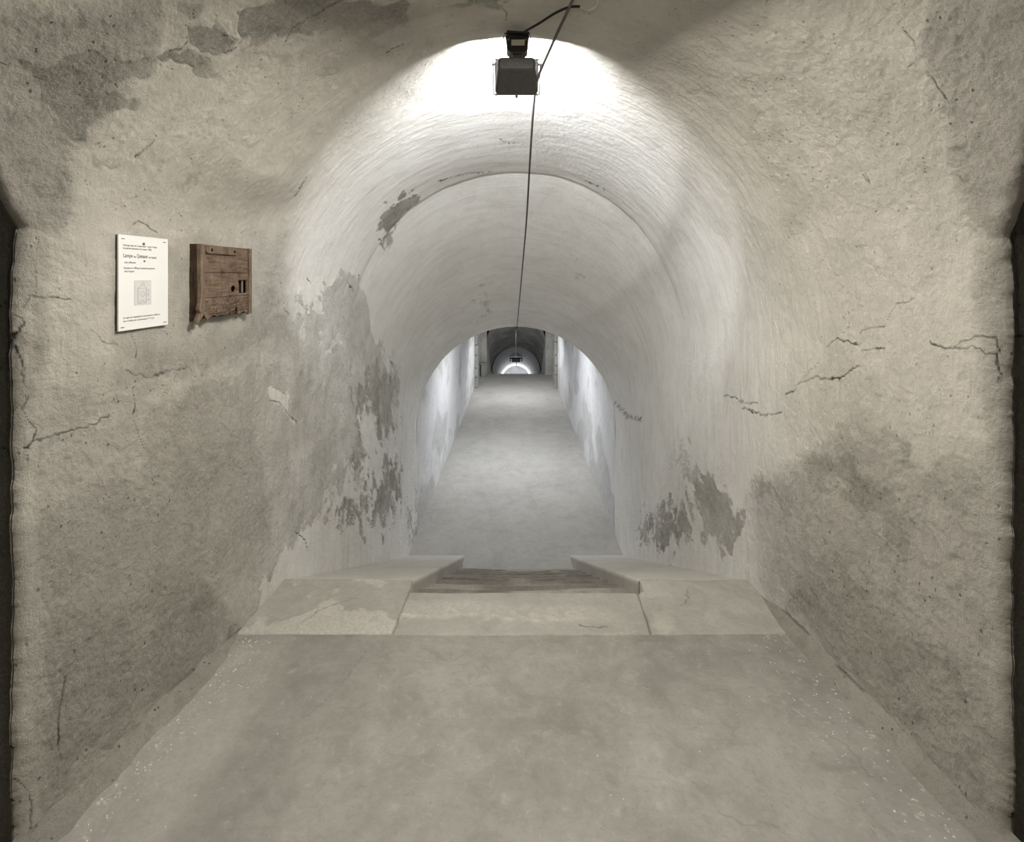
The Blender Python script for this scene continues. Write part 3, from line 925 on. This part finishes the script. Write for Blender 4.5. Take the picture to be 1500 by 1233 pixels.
strip('floor_tunnel', rows, M_LOW, smooth=False)
o = mesh_obj('wall_tunnel_end', [(-1, 34, EYE - 10), (1, 34, EYE - 10), (1, 34, EYE - 6), (-1, 34, EYE - 6)], [(0, 1, 2, 3)], M_HALL); tag(o, kind='structure')

# ---------------------------------------------------------------- helpers for small things
def tube(name, pts, r, mat, parent=None, res=8, cyc=False, smooth=True):
    """swept round bar through points (with Catmull smoothing when asked)"""
    P = [Vector(p) for p in pts]
    n = len(P); rings = []
    up = Vector((0, 0, 1))
    nrm = None
    for i, p in enumerate(P):
        t = (P[min(i + 1, n - 1)] - P[max(i - 1, 0)]).normalized()
        if nrm is None:
            a = up if abs(t.dot(up)) < .9 else Vector((1, 0, 0))
            nrm = (a - t * a.dot(t)).normalized()
        else:
            nrm = (nrm - t * nrm.dot(t)).normalized()
        bi = t.cross(nrm)
        rings.append([p + (nrm * math.cos(2 * math.pi * k / res) + bi * math.sin(2 * math.pi * k / res)) * r for k in range(res)])
    v = [q for rr in rings for q in rr]
    f = [(i * res + k, i * res + (k + 1) % res, (i + 1) * res + (k + 1) % res, (i + 1) * res + k) for i in range(n - 1) for k in range(res)]
    f += [tuple(range(res))[::-1], tuple((n - 1) * res + k for k in range(res))]
    o = mesh_obj(name, v, f, mat, parent, smooth)
    return o


def curve_pts(pts, sub=8):
    P = [Vector(p) for p in pts]; out = []
    P = [P[0] * 2 - P[1]] + P + [P[-1] * 2 - P[-2]]
    for i in range(1, len(P) - 2):
        for k in range(sub):
            t = k / sub
            out.append(.5 * ((2 * P[i]) + (P[i + 1] - P[i - 1]) * t + (2 * P[i - 1] - 5 * P[i] + 4 * P[i + 1] - P[i + 2]) * t * t + (3 * P[i] - P[i - 1] - 3 * P[i + 1] + P[i + 2]) * t ** 3))
    out.append(P[-2])
    return out


def plate(name, outline, holes, thick, frame, mat, parent, bevel=0.0):
    """outline/holes in local (u,v), extruded by thick along w; frame = (origin, U, V, W)"""
    O, U, V, W = frame
    loops = [outline] + holes
    flat = [p for l in loops for p in l]
    tris = tessellate_polygon([[Vector((p[0], p[1], 0)) for p in l] for l in loops])
    n = len(flat)
    v = [O + U * p[0] + V * p[1] for p in flat] + [O + U * p[0] + V * p[1] + W * thick for p in flat]
    f = []
    for t in tris:
        a, b, c = [flat[i] for i in t]
        cr = (b[0] - a[0]) * (c[1] - a[1]) - (b[1] - a[1]) * (c[0] - a[0])
        t = tuple(t) if cr > 0 else tuple(t)[::-1]
        f.append(tuple(i + n for i in t)); f.append(t[::-1])
    st = 0
    for l in loops:
        m = len(l)
        for i in range(m):
            f.append((st + i, st + (i + 1) % m, n + st + (i + 1) % m, n + st + i))
        st += m
    o = mesh_obj(name, v, f, mat, parent)
    if bevel:
        b = o.modifiers.new('bevel', 'BEVEL'); b.width = bevel; b.segments = 2; b.limit_method = 'ANGLE'
    return o


def lbox(name, u0, u1, v0, v1, w0, w1, frame, mat, parent, bevel=0.0):
    O, U, V, W = frame
    return plate(name, [(u0, v0), (u1, v0), (u1, v1), (u0, v1)], [], w1 - w0, (O + W * w0, U, V, W), mat, parent, bevel)


def disc(u, v, r, n=14, ru=None):
    ru = ru or r
    return [(u + ru * math.cos(2 * math.pi * k / n), v + r * math.sin(2 * math.pi * k / n)) for k in range(n)]


# wall frame on the left wall: u along +y, v up, w towards the room (+x)
UX = Vector((0, 1, 0)); VX = Vector((0, 0, 1)); WX = Vector((1, 0, 0))

# ---------------------------------------------------------------- printed notice
M_PAPER = mat_simple('laminated_white_paper', (.78, .78, .77), .4, nscale=9, var=.015, rel=.0001)
M_BOARD = mat_simple('notice_backing', (.07, .065, .055), .8)
M_INK = mat_simple('black_ink', (.045, .045, .045), .7)
M_GREYP = mat_simple('grey_print', (.62, .62, .61), .6, var=.05)
M_GREYL = mat_simple('grey_line', (.25, .25, .25), .6, var=.05)
M_STEEL = mat_simple('staple_steel', (.22, .21, .19), .4, .6)

SX = -1.180
sy0, sy1 = 690 * 1.180 / 582.5, 690 * 1.180 / 510.0
SWd = sy1 - sy0
SH = .289
SZ0 = EYE + (403 - 485.5) / 690 * sy0
notice = empty('wall_notice', (SX - .012, (sy0 + sy1) / 2, SZ0), 'white printed sheet on a thin board, on the left wall nearest the camera', 'sign')
FR = (Vector((SX - .012, sy0, SZ0)), UX, VX, WX)
lbox('backing_board', .001, SWd - .001, .001, SH - .001, -.02, .008, FR, M_BOARD, notice)
paper = lbox('paper_sheet', 0, SWd, 0, SH, .008, .012, FR, M_PAPER, notice)
SURF = .0123


def text(s, u, v, size, parent, target_w=None, mat=M_INK, name='lettering', shear=0.0):
    cu = bpy.data.curves.new(name, 'FONT')
    cu.body = s; cu.size = size; cu.extrude = .0001; cu.shear = shear
    cu.offset = size * .004
    cu.materials.append(mat)
    ob = bpy.data.objects.new(name, cu)
    COL.objects.link(ob)
    bpy.context.view_layer.update()
    wdt = ob.dimensions.x
    dg = bpy.context.evaluated_depsgraph_get()
    me = bpy.data.meshes.new_from_object(ob.evaluated_get(dg))
    me.name = name
    bpy.data.objects.remove(ob)
    sx = (target_w / wdt) if target_w else 1
    O, U, V, W = parent_frame
    mat4 = Matrix(((0, 0, 1, 0), (1, 0, 0, 0), (0, 1, 0, 0), (0, 0, 0, 1)))
    for vx in me.vertices:
        c = vx.co
        p = O + U * (u + c.x * sx) + V * (v + c.y) + W * (SURF + c.z)
        vx.co = p
    if not me.materials: me.materials.append(mat)
    o = bpy.data.objects.new(name, me); COL.objects.link(o)
    return place(o, parent)


parent_frame = FR
def fu(px):   # printed positions across the sheet
    return 1.180 * 690 / (756 - px) - sy0
text('Eclairage dans les "souterrains" : avant à l\'huile', .0165, .2555, .0078, paper, .132)
text('du pétrole (invention de Lesquer 1853)', .0165, .2465, .0078, paper, .110)
text('Lampe', .0165, .2215, .0165, paper, .034)
text('dite', .055, .2215, .0080, paper, .009)
text('Quinquet', .0675, .2215, .0165, paper, .043)
text('(ou Argand)', .1145, .2215, .0090, paper, .031)
text('avec réflecteur', .021, .2035, .0085, paper, .043)
text('Inventée en 1780 par le physicien genevois', .0185, .1865, .0078, paper, .121)
text('Ami Argand', .021, .1765, .0082, paper, .036)
text('La cage est suspendue à une potence scellée au', .0165, .036, .0078, paper, .145)
text('mur et fixée par une fermeture "V" à vis', .0165, .026, .0078, paper, .120)
for (u, v, a) in ((.010, SH - .012, .2), (SWd - .022, SH - .012, -.2), (.008, .010, 0), (SWd - .020, .010, 0)):
    lbox('staple', u, u + .012, v - .001, v + .0012, .012, .0132, FR, M_STEEL, notice)
for (u, v, r) in ((.094, .266, .0042), (.097, .2115, .003)):
    plate('nail_head', disc(u, v, r), [], .002, (FR[0] + WX * .012, UX, VX, WX), M_STEEL, notice)

# picture of the lantern printed on the sheet
pu0, pu1, pv0, pv1 = .058, .124, .074, .150
lbox('printed_picture', pu0, pu1, pv0, pv1, .012, .0123, FR, M_GREYP, paper)
def ln(pts, r=.0005):
    P = [FR[0] + UX * u + VX * v + WX * .0124 for u, v in pts]
    out_v = []; out_f = []
    for a, b in zip(P, P[1:]):
        d = (b - a).normalized(); nn = d.cross(WX).normalized() * r
        k = len(out_v)
        out_v += [a - nn, b - nn, b + nn, a + nn]; out_f.append((k, k + 1, k + 2, k + 3))
    return out_v, out_f
V_, F_ = [], []
cu_, = (.090,)
for pts in ([(.071, .080), (.071, .126), (.106, .126), (.106, .080), (.088, .077), (.071, .080)], [(.071, .126), (.083, .134), (.097, .134), (.106, .126)],
            [(.084, .134), (.084, .141), (.087, .146), (.093, .146), (.096, .141), (.096, .134)], [(.084, .140), (.096, .140)],
            [(.074, .083), (.074, .123)], [(.102, .081), (.102, .124)], [(.085, .118), (.082, .108), (.086, .098), (.093, .098), (.098, .106), (.094, .116), (.090, .119)],
            [(.090, .116), (.089, .104), (.093, .100)], [(.084, .090), (.096, .090), (.096, .085), (.084, .085), (.084, .090)],
            [(.106, .119), (.114, .122), (.114, .089)], [(.106, .105), (.118, .105)], [(.106, .088), (.122, .089)], [(.071, .080), (.088, .084), (.106, .080)]):
    a, b = ln(pts)
    F_ += [tuple(i + len(V_) for i in q) for q in b]; V_ += a
mesh_obj('lantern_drawing', V_, F_, M_GREYL, paper)
mesh_obj('picture_border', *(lambda q: (q[0], q[1]))(ln([(pu0, pv0), (pu1, pv0), (pu1, pv1), (pu0, pv1), (pu0, pv0)], .0003)), M_GREYL, paper)

# ---------------------------------------------------------------- wooden box
M_W1 = mat_wood('dark_worn_wood')
M_W2 = mat_wood('dark_stile_wood', vertical=True, a=(.11, .075, .052), b=(.21, .155, .115))
M_W3 = mat_wood('rotten_wood', a=(.07, .045, .03), b=(.20, .145, .105), worn=.8)
M_WD = mat_wood('side_wood', a=(.035, .02, .012), b=(.075, .045, .028), vertical=True)
M_HOLE = mat_simple('interior_shade', (.006, .005, .004), .9)  # near-black: shade inside the box and nail holes put into the colour
BXA = 1.150
BX = -BXA
by0 = 690 * BXA / (756 - 294.0)
BW = 690 * BXA / (756 - 368.5) - by0
BH = .288
BZ0 = EYE - .1735
wbox = empty('wooden_box', (BX - .03, by0 + BW / 2, BZ0), 'shallow dark brown wooden box with round hole and slot on the left wall', 'box')
FB = (Vector((BX - .05, by0, BZ0)), UX, VX, WX)
def uo(px): return 690 * BXA / (756 - px) - by0
lbox('back_panel', .003, BW - .003, .012, BH - .003, -.03, -.018, FB, M_HOLE, wbox)
lbox('cavity_shade', .03, BW - .026, .03, BH - .03, -.0178, .030, FB, M_HOLE, wbox)  # black block added in place of the shade behind hole and slot
# frame sides
lbox('side_panel', 0, .012, .004, BH, -.03, .046, FB, M_WD, wbox)
lbox('side_panel', BW - .012, BW, .012, BH, -.03, .046, FB, M_WD, wbox)
lbox('top_panel', .012, BW - .012, BH - .012, BH, -.03, .0358, FB, M_WD, wbox)
lbox('bottom_panel', .012, BW - .012, .012, .022, -.03, .0355, FB, M_WD, wbox)
F2 = (FB[0] + WX * .036, UX, VX, WX)
# left stile with a wavy outer edge and the broken mitre piece at the foot
rn = random.Random(3)
outl = [(-.001, BH)] + [(-.001 + rn.uniform(-.0015, .001), BH * (1 - i / 8)) for i in range(1, 7)] + [(-.010, .050), (-.004, .036)]
inn = [(.022, .040), (.024, .06), (.021, .12), (.023, .2), (.024, BH)]
plate('stile', (outl + inn)[::1], [], .016, F2, M_W2, wbox, bevel=.002)
plate('mitre_piece', [(-.026, .000), (-.010, -.002), (.024, .034), (.020, .040), (-.004, .035)], [], .014, F2, M_W2, wbox, bevel=.0015)
plate('stile', [(BW - .022, .004), (BW - .009, .010), (BW, .008), (BW, BH), (BW - .020, BH)], [], .016, F2, M_W2, wbox, bevel=.0015)
v_j1 = BH - .105; v_j2 = .089
F3 = (FB[0] + WX * .0415, UX, VX, WX)
u0, u1 = .025, BW - .023
plate('board', [(u0, v_j1 + .0012), (u1, v_j1 + .0008), (u1, BH - .001), (u0, BH - .001)], [], .0045, F3, M_W1, wbox, bevel=.001)
hole = disc(uo(343), EYE - .055 - BZ0, .0135, 18, .0160)
sl = (uo(350.5), uo(363) - .002)
vs0, vs1 = EYE - .0745 - BZ0, EYE - .021 - BZ0
slot = [(sl[0] + .004, vs0), (sl[1], vs0), (sl[1], vs1), (sl[0], vs1), (sl[0], vs1 - .014), (sl[0] + .004, vs1 - .016)]
plate('board', [(u0, v_j2 + .001), (u1, v_j2 + .001), (u1, v_j1 - .001), (u0, v_j1)], [hole, slot], .0045, F3, M_W1, wbox, bevel=.0006)
low = [(u0, v_j2 - .001), (u0 - .0, .028)] + [(u0 + (u1 - u0) * t, .010 + vv) for t, vv in
       ((.05, -.004), (.12, .004), (.2, .012), (.27, .004), (.35, .009), (.45, .003), (.55, .007), (.62, .004), (.66, .010), (.69, .024), (.71, .045), (.735, .018), (.75, .002), (.82, .006), (.9, .012), (.95, .004), (1, .010))] + [(u1, v_j2 - .001)]
plate('board', low, [], .0052, F3, M_W3, wbox, bevel=.001)
# ragged splinters along the broken foot
for i in range(9):
    t = rn.uniform(.08, .6); uu = u0 + (u1 - u0) * t; vv = rn.uniform(.014, .034)
    plate('splinter', [(uu, vv), (uu + rn.uniform(.02, .05), vv + rn.uniform(-.003, .003)), (uu + .015, vv + rn.uniform(.004, .008))], [], .003, (F3[0] + WX * .005, UX, VX, WX), M_W3, wbox)
# batten with rounded ends
hb0, hb1 = uo(300), uo(347)
va, vb = BH - .033, BH - .004
cap = lambda u, sgn: [(u + sgn * .0145 * math.cos(a), (va + vb) / 2 + .0145 * math.sin(a) * sgn) for a in [(-math.pi / 2 + math.pi * k / 8) for k in range(9)]]
bat = plate('hinge_batten', cap(hb1 - .0145, 1) + cap(hb0 + .0145, -1), [], .009, (F3[0] + WX * .0045, UX, VX, WX), M_W2, wbox, bevel=.002)
for u in (uo(308.5), uo(342)):
    plate('nail_hole', disc(u, (va + vb) / 2 - .001, .0058, 12), [], .0012, (F3[0] + WX * .0133, UX, VX, WX), M_HOLE, bat)
plate('nail_head', disc(uo(325), (va + vb) / 2 + .002, .002, 8), [], .0015, (F3[0] + WX * .0133, UX, VX, WX), M_STEEL, bat)
# latch seen in the slot
latch = lbox('latch', sl[0] + .026, sl[0] + .034, vs0, vs1 - .014, .0, .022, FB, M_WD, wbox)
lbox('latch_tongue', sl[1] - .020, sl[1] - .0165, vs0 + .002, vs1 - .003, .034, .040, FB, mat_simple('pale_wood_edge', (.34, .25, .18), .7), wbox)

# ---------------------------------------------------------------- floodlight
M_BLK = mat_simple('black_enamel', (.030, .029, .026), .6, .0, 60, .2)
M_JB = mat_simple('black_plastic', (.018, .017, .016), .45)
M_REF = mat_simple('reflector', (.85, .85, .85), .3, .3)
M_GLV = mat_simple('galvanised_wire', (.30, .30, .29), .4, .7)
M_RIMM = mat_simple('rim_metal', (.42, .42, .40), .35, .7)
M_STK = mat_simple('type_label', (.40, .37, .30), .6, var=.05)
emit = bpy.data.materials.new('lamp_tube'); emit.use_nodes = True
_b = emit.node_tree.nodes['Principled BSDF']
_b.inputs['Emission Color'].default_value = (.97, .985, 1, 1); _b.inputs['Emission Strength'].default_value = 4700

LC = Vector((.002, 1.905, EYE + .800))     # centre of the rim plane
phi = math.radians(17)
Nn = Vector((0, math.cos(phi), math.sin(phi))); Uu = Vector((0, -math.sin(phi), math.cos(phi))); Xx = Vector((1, 0, 0))
lamp = empty('floodlight', tuple(LC), 'black floodlight with a junction box hanging from the vault crown', 'lamp')


def P3(x, u, nn): return LC + Xx * x + Uu * u + Nn * nn


def loft4(name, secs, mat, parent, cap0=True, cap1=False, rc=.012, thick=0.0):
    """rounded rectangles (hw, hh, n, du) lofted"""
    rows = []
    for hw, hh, nn_, du in secs:
        r = []
        for cx, cz, a0 in ((hw - rc, hh - rc, 0), (-hw + rc, hh - rc, 90), (-hw + rc, -hh + rc, 180), (hw - rc, -hh + rc, 270)):
            for k in range(5):
                a = math.radians(a0 + 22.5 * k)
                r.append(P3(cx + rc * math.cos(a), cz + rc * math.sin(a) + du, nn_))
        rows.append(r)
    m = len(rows[0]); v = [p for r in rows for p in r]
    f = [(i * m + j, i * m + (j + 1) % m, (i + 1) * m + (j + 1) % m, (i + 1) * m + j) for i in range(len(rows) - 1) for j in range(m)]
    if cap0: f.append(tuple(range(m))[::-1])
    if cap1: f.append(tuple((len(rows) - 1) * m + j for j in range(m)))
    o = mesh_obj(name, v, f, mat, parent)
    if thick:
        s = o.modifiers.new('solid', 'SOLIDIFY'); s.thickness = thick; s.offset = -1
    return o


hous = loft4('housing', [(.064, .016, -.085, .040), (.069, .022, -.080, .038), (.0835, .062, -.012, .0), (.0835, .062, 0, 0)], M_BLK, lamp, thick=.0025)
loft4('reflector', [(.050, .020, -.045, .018), (.076, .055, -.004, 0)], M_REF, lamp, cap0=True, rc=.008)
# rim frame with light-catching lips
rr = []
for x0, x1, u0_, u1_ in ((-.089, -.0835, -.066, .066), (.0835, .089, -.066, .066)):
    v = [P3(x, u, n_) for x in (x0, x1) for u in (u0_, u1_) for n_ in (-.010, .004)]
    mesh_obj('rim_bar', v, [(0, 1, 3, 2), (4, 6, 7, 5), (0, 4, 5, 1), (2, 3, 7, 6), (0, 2, 6, 4), (1, 5, 7, 3)], M_RIMM, lamp)
for u0_, u1_ in ((-.068, -.062), (.062, .068)):
    v = [P3(x, u, n_) for x in (-.089, .089) for u in (u0_, u1_) for n_ in (-.010, .004)]
    mesh_obj('rim_bar', v, [(0, 1, 3, 2), (4, 6, 7, 5), (0, 4, 5, 1), (2, 3, 7, 6), (0, 2, 6, 4), (1, 5, 7, 3)], M_BLK, lamp)
tube('clamp_screw', [P3(0, -.066, -.004), P3(0, -.078, -.004)], .005, M_BLK, lamp)
tb = tube('lamp_tube', [P3(-.062, .004, -.017), P3(.062, .004, -.017)], .005, emit, lamp)
# side arms of the swivel bracket
for s in (-1, 1):
    arm = tube('bracket_arm', [P3(s * .088, .052, -.065), P3(s * .092, .045, -.068), P3(s * .093, -.02, -.03), P3(s * .0925, -.066, -.004), P3(s * .080, -.069, -.002)], .0026, M_GLV, lamp)
    tube('pivot_screw', [P3(s * .082, .040, -.055), P3(s * .098, .040, -.055)], .005, M_GLV, arm)
# junction box above
JC = Vector((.004, 1.822, EYE + .880))
jb = empty('junction_box', tuple(JC), '', ''); 
for kx in ('label', 'category'):
    if kx in jb: del jb[kx]
jb.parent = lamp; jb.location = JC - LC
def jq(pts, y0, y1, name, mat, parent, bevel=.003):
    v = [Vector((JC.x + x, JC.y + y0, JC.z + z)) for x, z in pts] + [Vector((JC.x + x, JC.y + y1, JC.z + z)) for x, z in pts]
    n = len(pts)
    f = [tuple(range(n)), tuple(range(2 * n - 1, n - 1, -1))] + [(i, (i + 1) % n, n + (i + 1) % n, n + i)[::-1] for i in range(n)]
    o = mesh_obj(name, v, f, mat, parent)
    if bevel:
        b = o.modifiers.new('bevel', 'BEVEL'); b.width = bevel; b.segments = 2
    return o
body = jq([(-.041, .024), (-.041, -.018), (-.036, -.022), (-.026, -.030), (-.016, -.034), (.016, -.034), (.026, -.030), (.036, -.022), (.041, -.018), (.041, .024)], -.028, .03, 'box_body', M_JB, jb)
jq([(-.020, -.032), (-.018, -.052), (.020, -.052), (.022, -.032)], -.018, .018, 'neck', M_JB, jb)
jq([(-.046, .038), (.044, .034), (.046, .028), (-.042, .026)], -.022, .03, 'clamp_plate', M_JB, jb, .001)
jq([(-.040, .052), (.046, .047), (.046, .040), (-.040, .044)], -.030, .03, 'lid', M_JB, jb, .001)
jq([(-.034, .047), (.034, .044), (.034, .020), (-.034, .020)], -.012, .02, 'gasket_block', M_JB, jb, .001)
jq([(-.022, .016), (.029, .016), (.029, -.006), (-.022, -.006)], -.0305, -.0285, 'type_plate', M_STK, jb, 0)
for sx_ in (-1, 1):
    tube('lid_screw', [JC + Vector((sx_ * .032, -.031, .016)), JC + Vector((sx_ * .032, -.027, .016))], .003, M_STEEL, jb)
    tube('hanger_rod', curve_pts([JC + Vector((sx_ * .048, 0, .055)), JC + Vector((sx_ * .052, .0, .035)), JC + Vector((sx_ * .0545, 0, .015)), JC + Vector((sx_ * .0545, 0, -.050))], 4), .0021, M_GLV, jb)
tube('hanger_crossbar', [JC + Vector((-.048, 0, .055)), JC + Vector((.048, 0, .053))], .003, M_JB, jb)

# ---------------------------------------------------------------- cables
def at(px, py, Y):
    return Vector(((px - 756) / 690 * Y, Y, EYE + (403 - py) / 690 * Y))


M_CBL = mat_simple('black_rubber_cable', (.02, .02, .02), .5)
M_WIRE = mat_simple('grey_sheathed_cable', (.10, .10, .095), .5)
M_WIRED = mat_simple('dark_sheathed_cable', (.07, .07, .065), .5)
M_CREAM = mat_simple('painted_cable', (.52, .50, .44), .6)
feed = tube('power_cable', curve_pts([at(769, 46, 1.785), at(790, 34, 1.735), at(812, 20, 1.675), at(832, 11, 1.635), at(846, 9.5, 1.63), at(852, 11, 1.625)], 8), .0046, M_CBL)
tag(feed, 'thick black cable curving from the junction box along the crown', 'cable')
f2 = tube('painted_cable', curve_pts([at(850, 10.5, 1.625), at(862, 14.5, 1.62), at(870, 11, 1.61), at(875, 4, 1.59), at(876, -20, 1.52), at(872, -60, 1.40)], 8), .0042, M_CREAM)
tag(f2, 'short cream painted cable end looping up at the top edge', 'cable')
w1 = tube('suspension_wire', curve_pts([at(846, -22, 1.52), at(838, 2, 1.56), at(812, 58, 1.68), at(790, 108, 1.84), at(784.5, 127, 1.925)], 6), .0055, M_WIRE)
tag(w1, 'grey wire slanting from the crown down to the floodlight right corner', 'wire')
w2 = tube('suspension_wire', curve_pts([at(783.8, 130, 1.94), at(780, 175, 2.12), at(776, 240, 2.45), at(771, 325, 3.10), at(764.5, 400, 4.05), at(757.5, 478.5, 5.80)], 8), .0052, M_WIRED)
tag(w2, 'long thin wire running from the floodlight down the stair vault', 'wire')
w3 = tube('suspension_wire', [at(757.3, 477, 5.84), at(755.8, 483, 6.3), at(755.6, 500, 14), at(756, 525, 21.9)], .012, M_WIRED)
tag(w3, 'distant dark wire hanging through the lower hall beyond the arch', 'wire')
w4 = tube('suspension_wire', [at(756.3, 531, 22.4), at(756.6, 544, 31)], .014, M_WIRED)
tag(w4, 'faint dark wire in the far tunnel below its lamp', 'wire')

# distant lamp in the far tunnel
dl = empty('tunnel_lamp', tuple(at(756, 527, 22)), 'tiny dark lamp box under the crown of the farthest tunnel', 'lamp')
q = at(756, 527, 22)
for nm, x0, x1, z0, z1, y0, y1 in (('housing', -.20, .20, -.11, .06, 0, .25), ('crossbar', -.30, .27, .06, .10, -.05, .05)):
    box(nm, q.x + x0, q.x + x1, q.y + y0, q.y + y1, q.z + z0, q.z + z1, mat_simple('lamp_grey', (.30, .30, .30), .6) if nm == 'housing' else M_BLK, dl, bevel=.01)
for s in (-1, 1):
    box('bracket_arm', q.x + s * .27 - .02, q.x + s * .27 + .02, q.y - .03, q.y + .03, q.z - .08, q.z + .08, M_BLK, dl)

# ---------------------------------------------------------------- plaster crumbs on the landing (nobody could count them)
rc = random.Random(21)
V_, F_ = [], []
for i in range(330):
    y = 1.05 + 1.0 * rc.random()
    if rc.random() < .55: x = -1.17 + abs(rc.gauss(0, .07))
    elif rc.random() < .7: x = 1.17 - abs(rc.gauss(0, .09))
    else: x = rc.uniform(-1.1, 1.1)
    s = rc.uniform(.0012, .0042) * (1 if abs(x) > .9 else .7)
    z = float(f_of(y)) + EYE + .001 + float(.012 * fbm(np.array(x * 1.8), np.array(y * 1.8), 3, 61) + .003 * fbm(np.array(x * 12), np.array(y * 12), 4, 62))
    k = len(V_)
    for a in range(4):
        an = a * math.pi / 2 + rc.random()
        V_.append((x + s * math.cos(an) * rc.uniform(.7, 1.4), y + s * math.sin(an), z - .001))
    V_.append((x, y, z + s * .8))
    F_ += [(k, k + 1, k + 4), (k + 1, k + 2, k + 4), (k + 2, k + 3, k + 4), (k + 3, k, k + 4)]
cr = mesh_obj('plaster_crumbs', V_, F_, mat_simple('lime_crumb', (.70, .68, .62), .9))
tag(cr, 'pale plaster crumbs scattered on the landing floor along the walls', 'debris', kind='stuff')
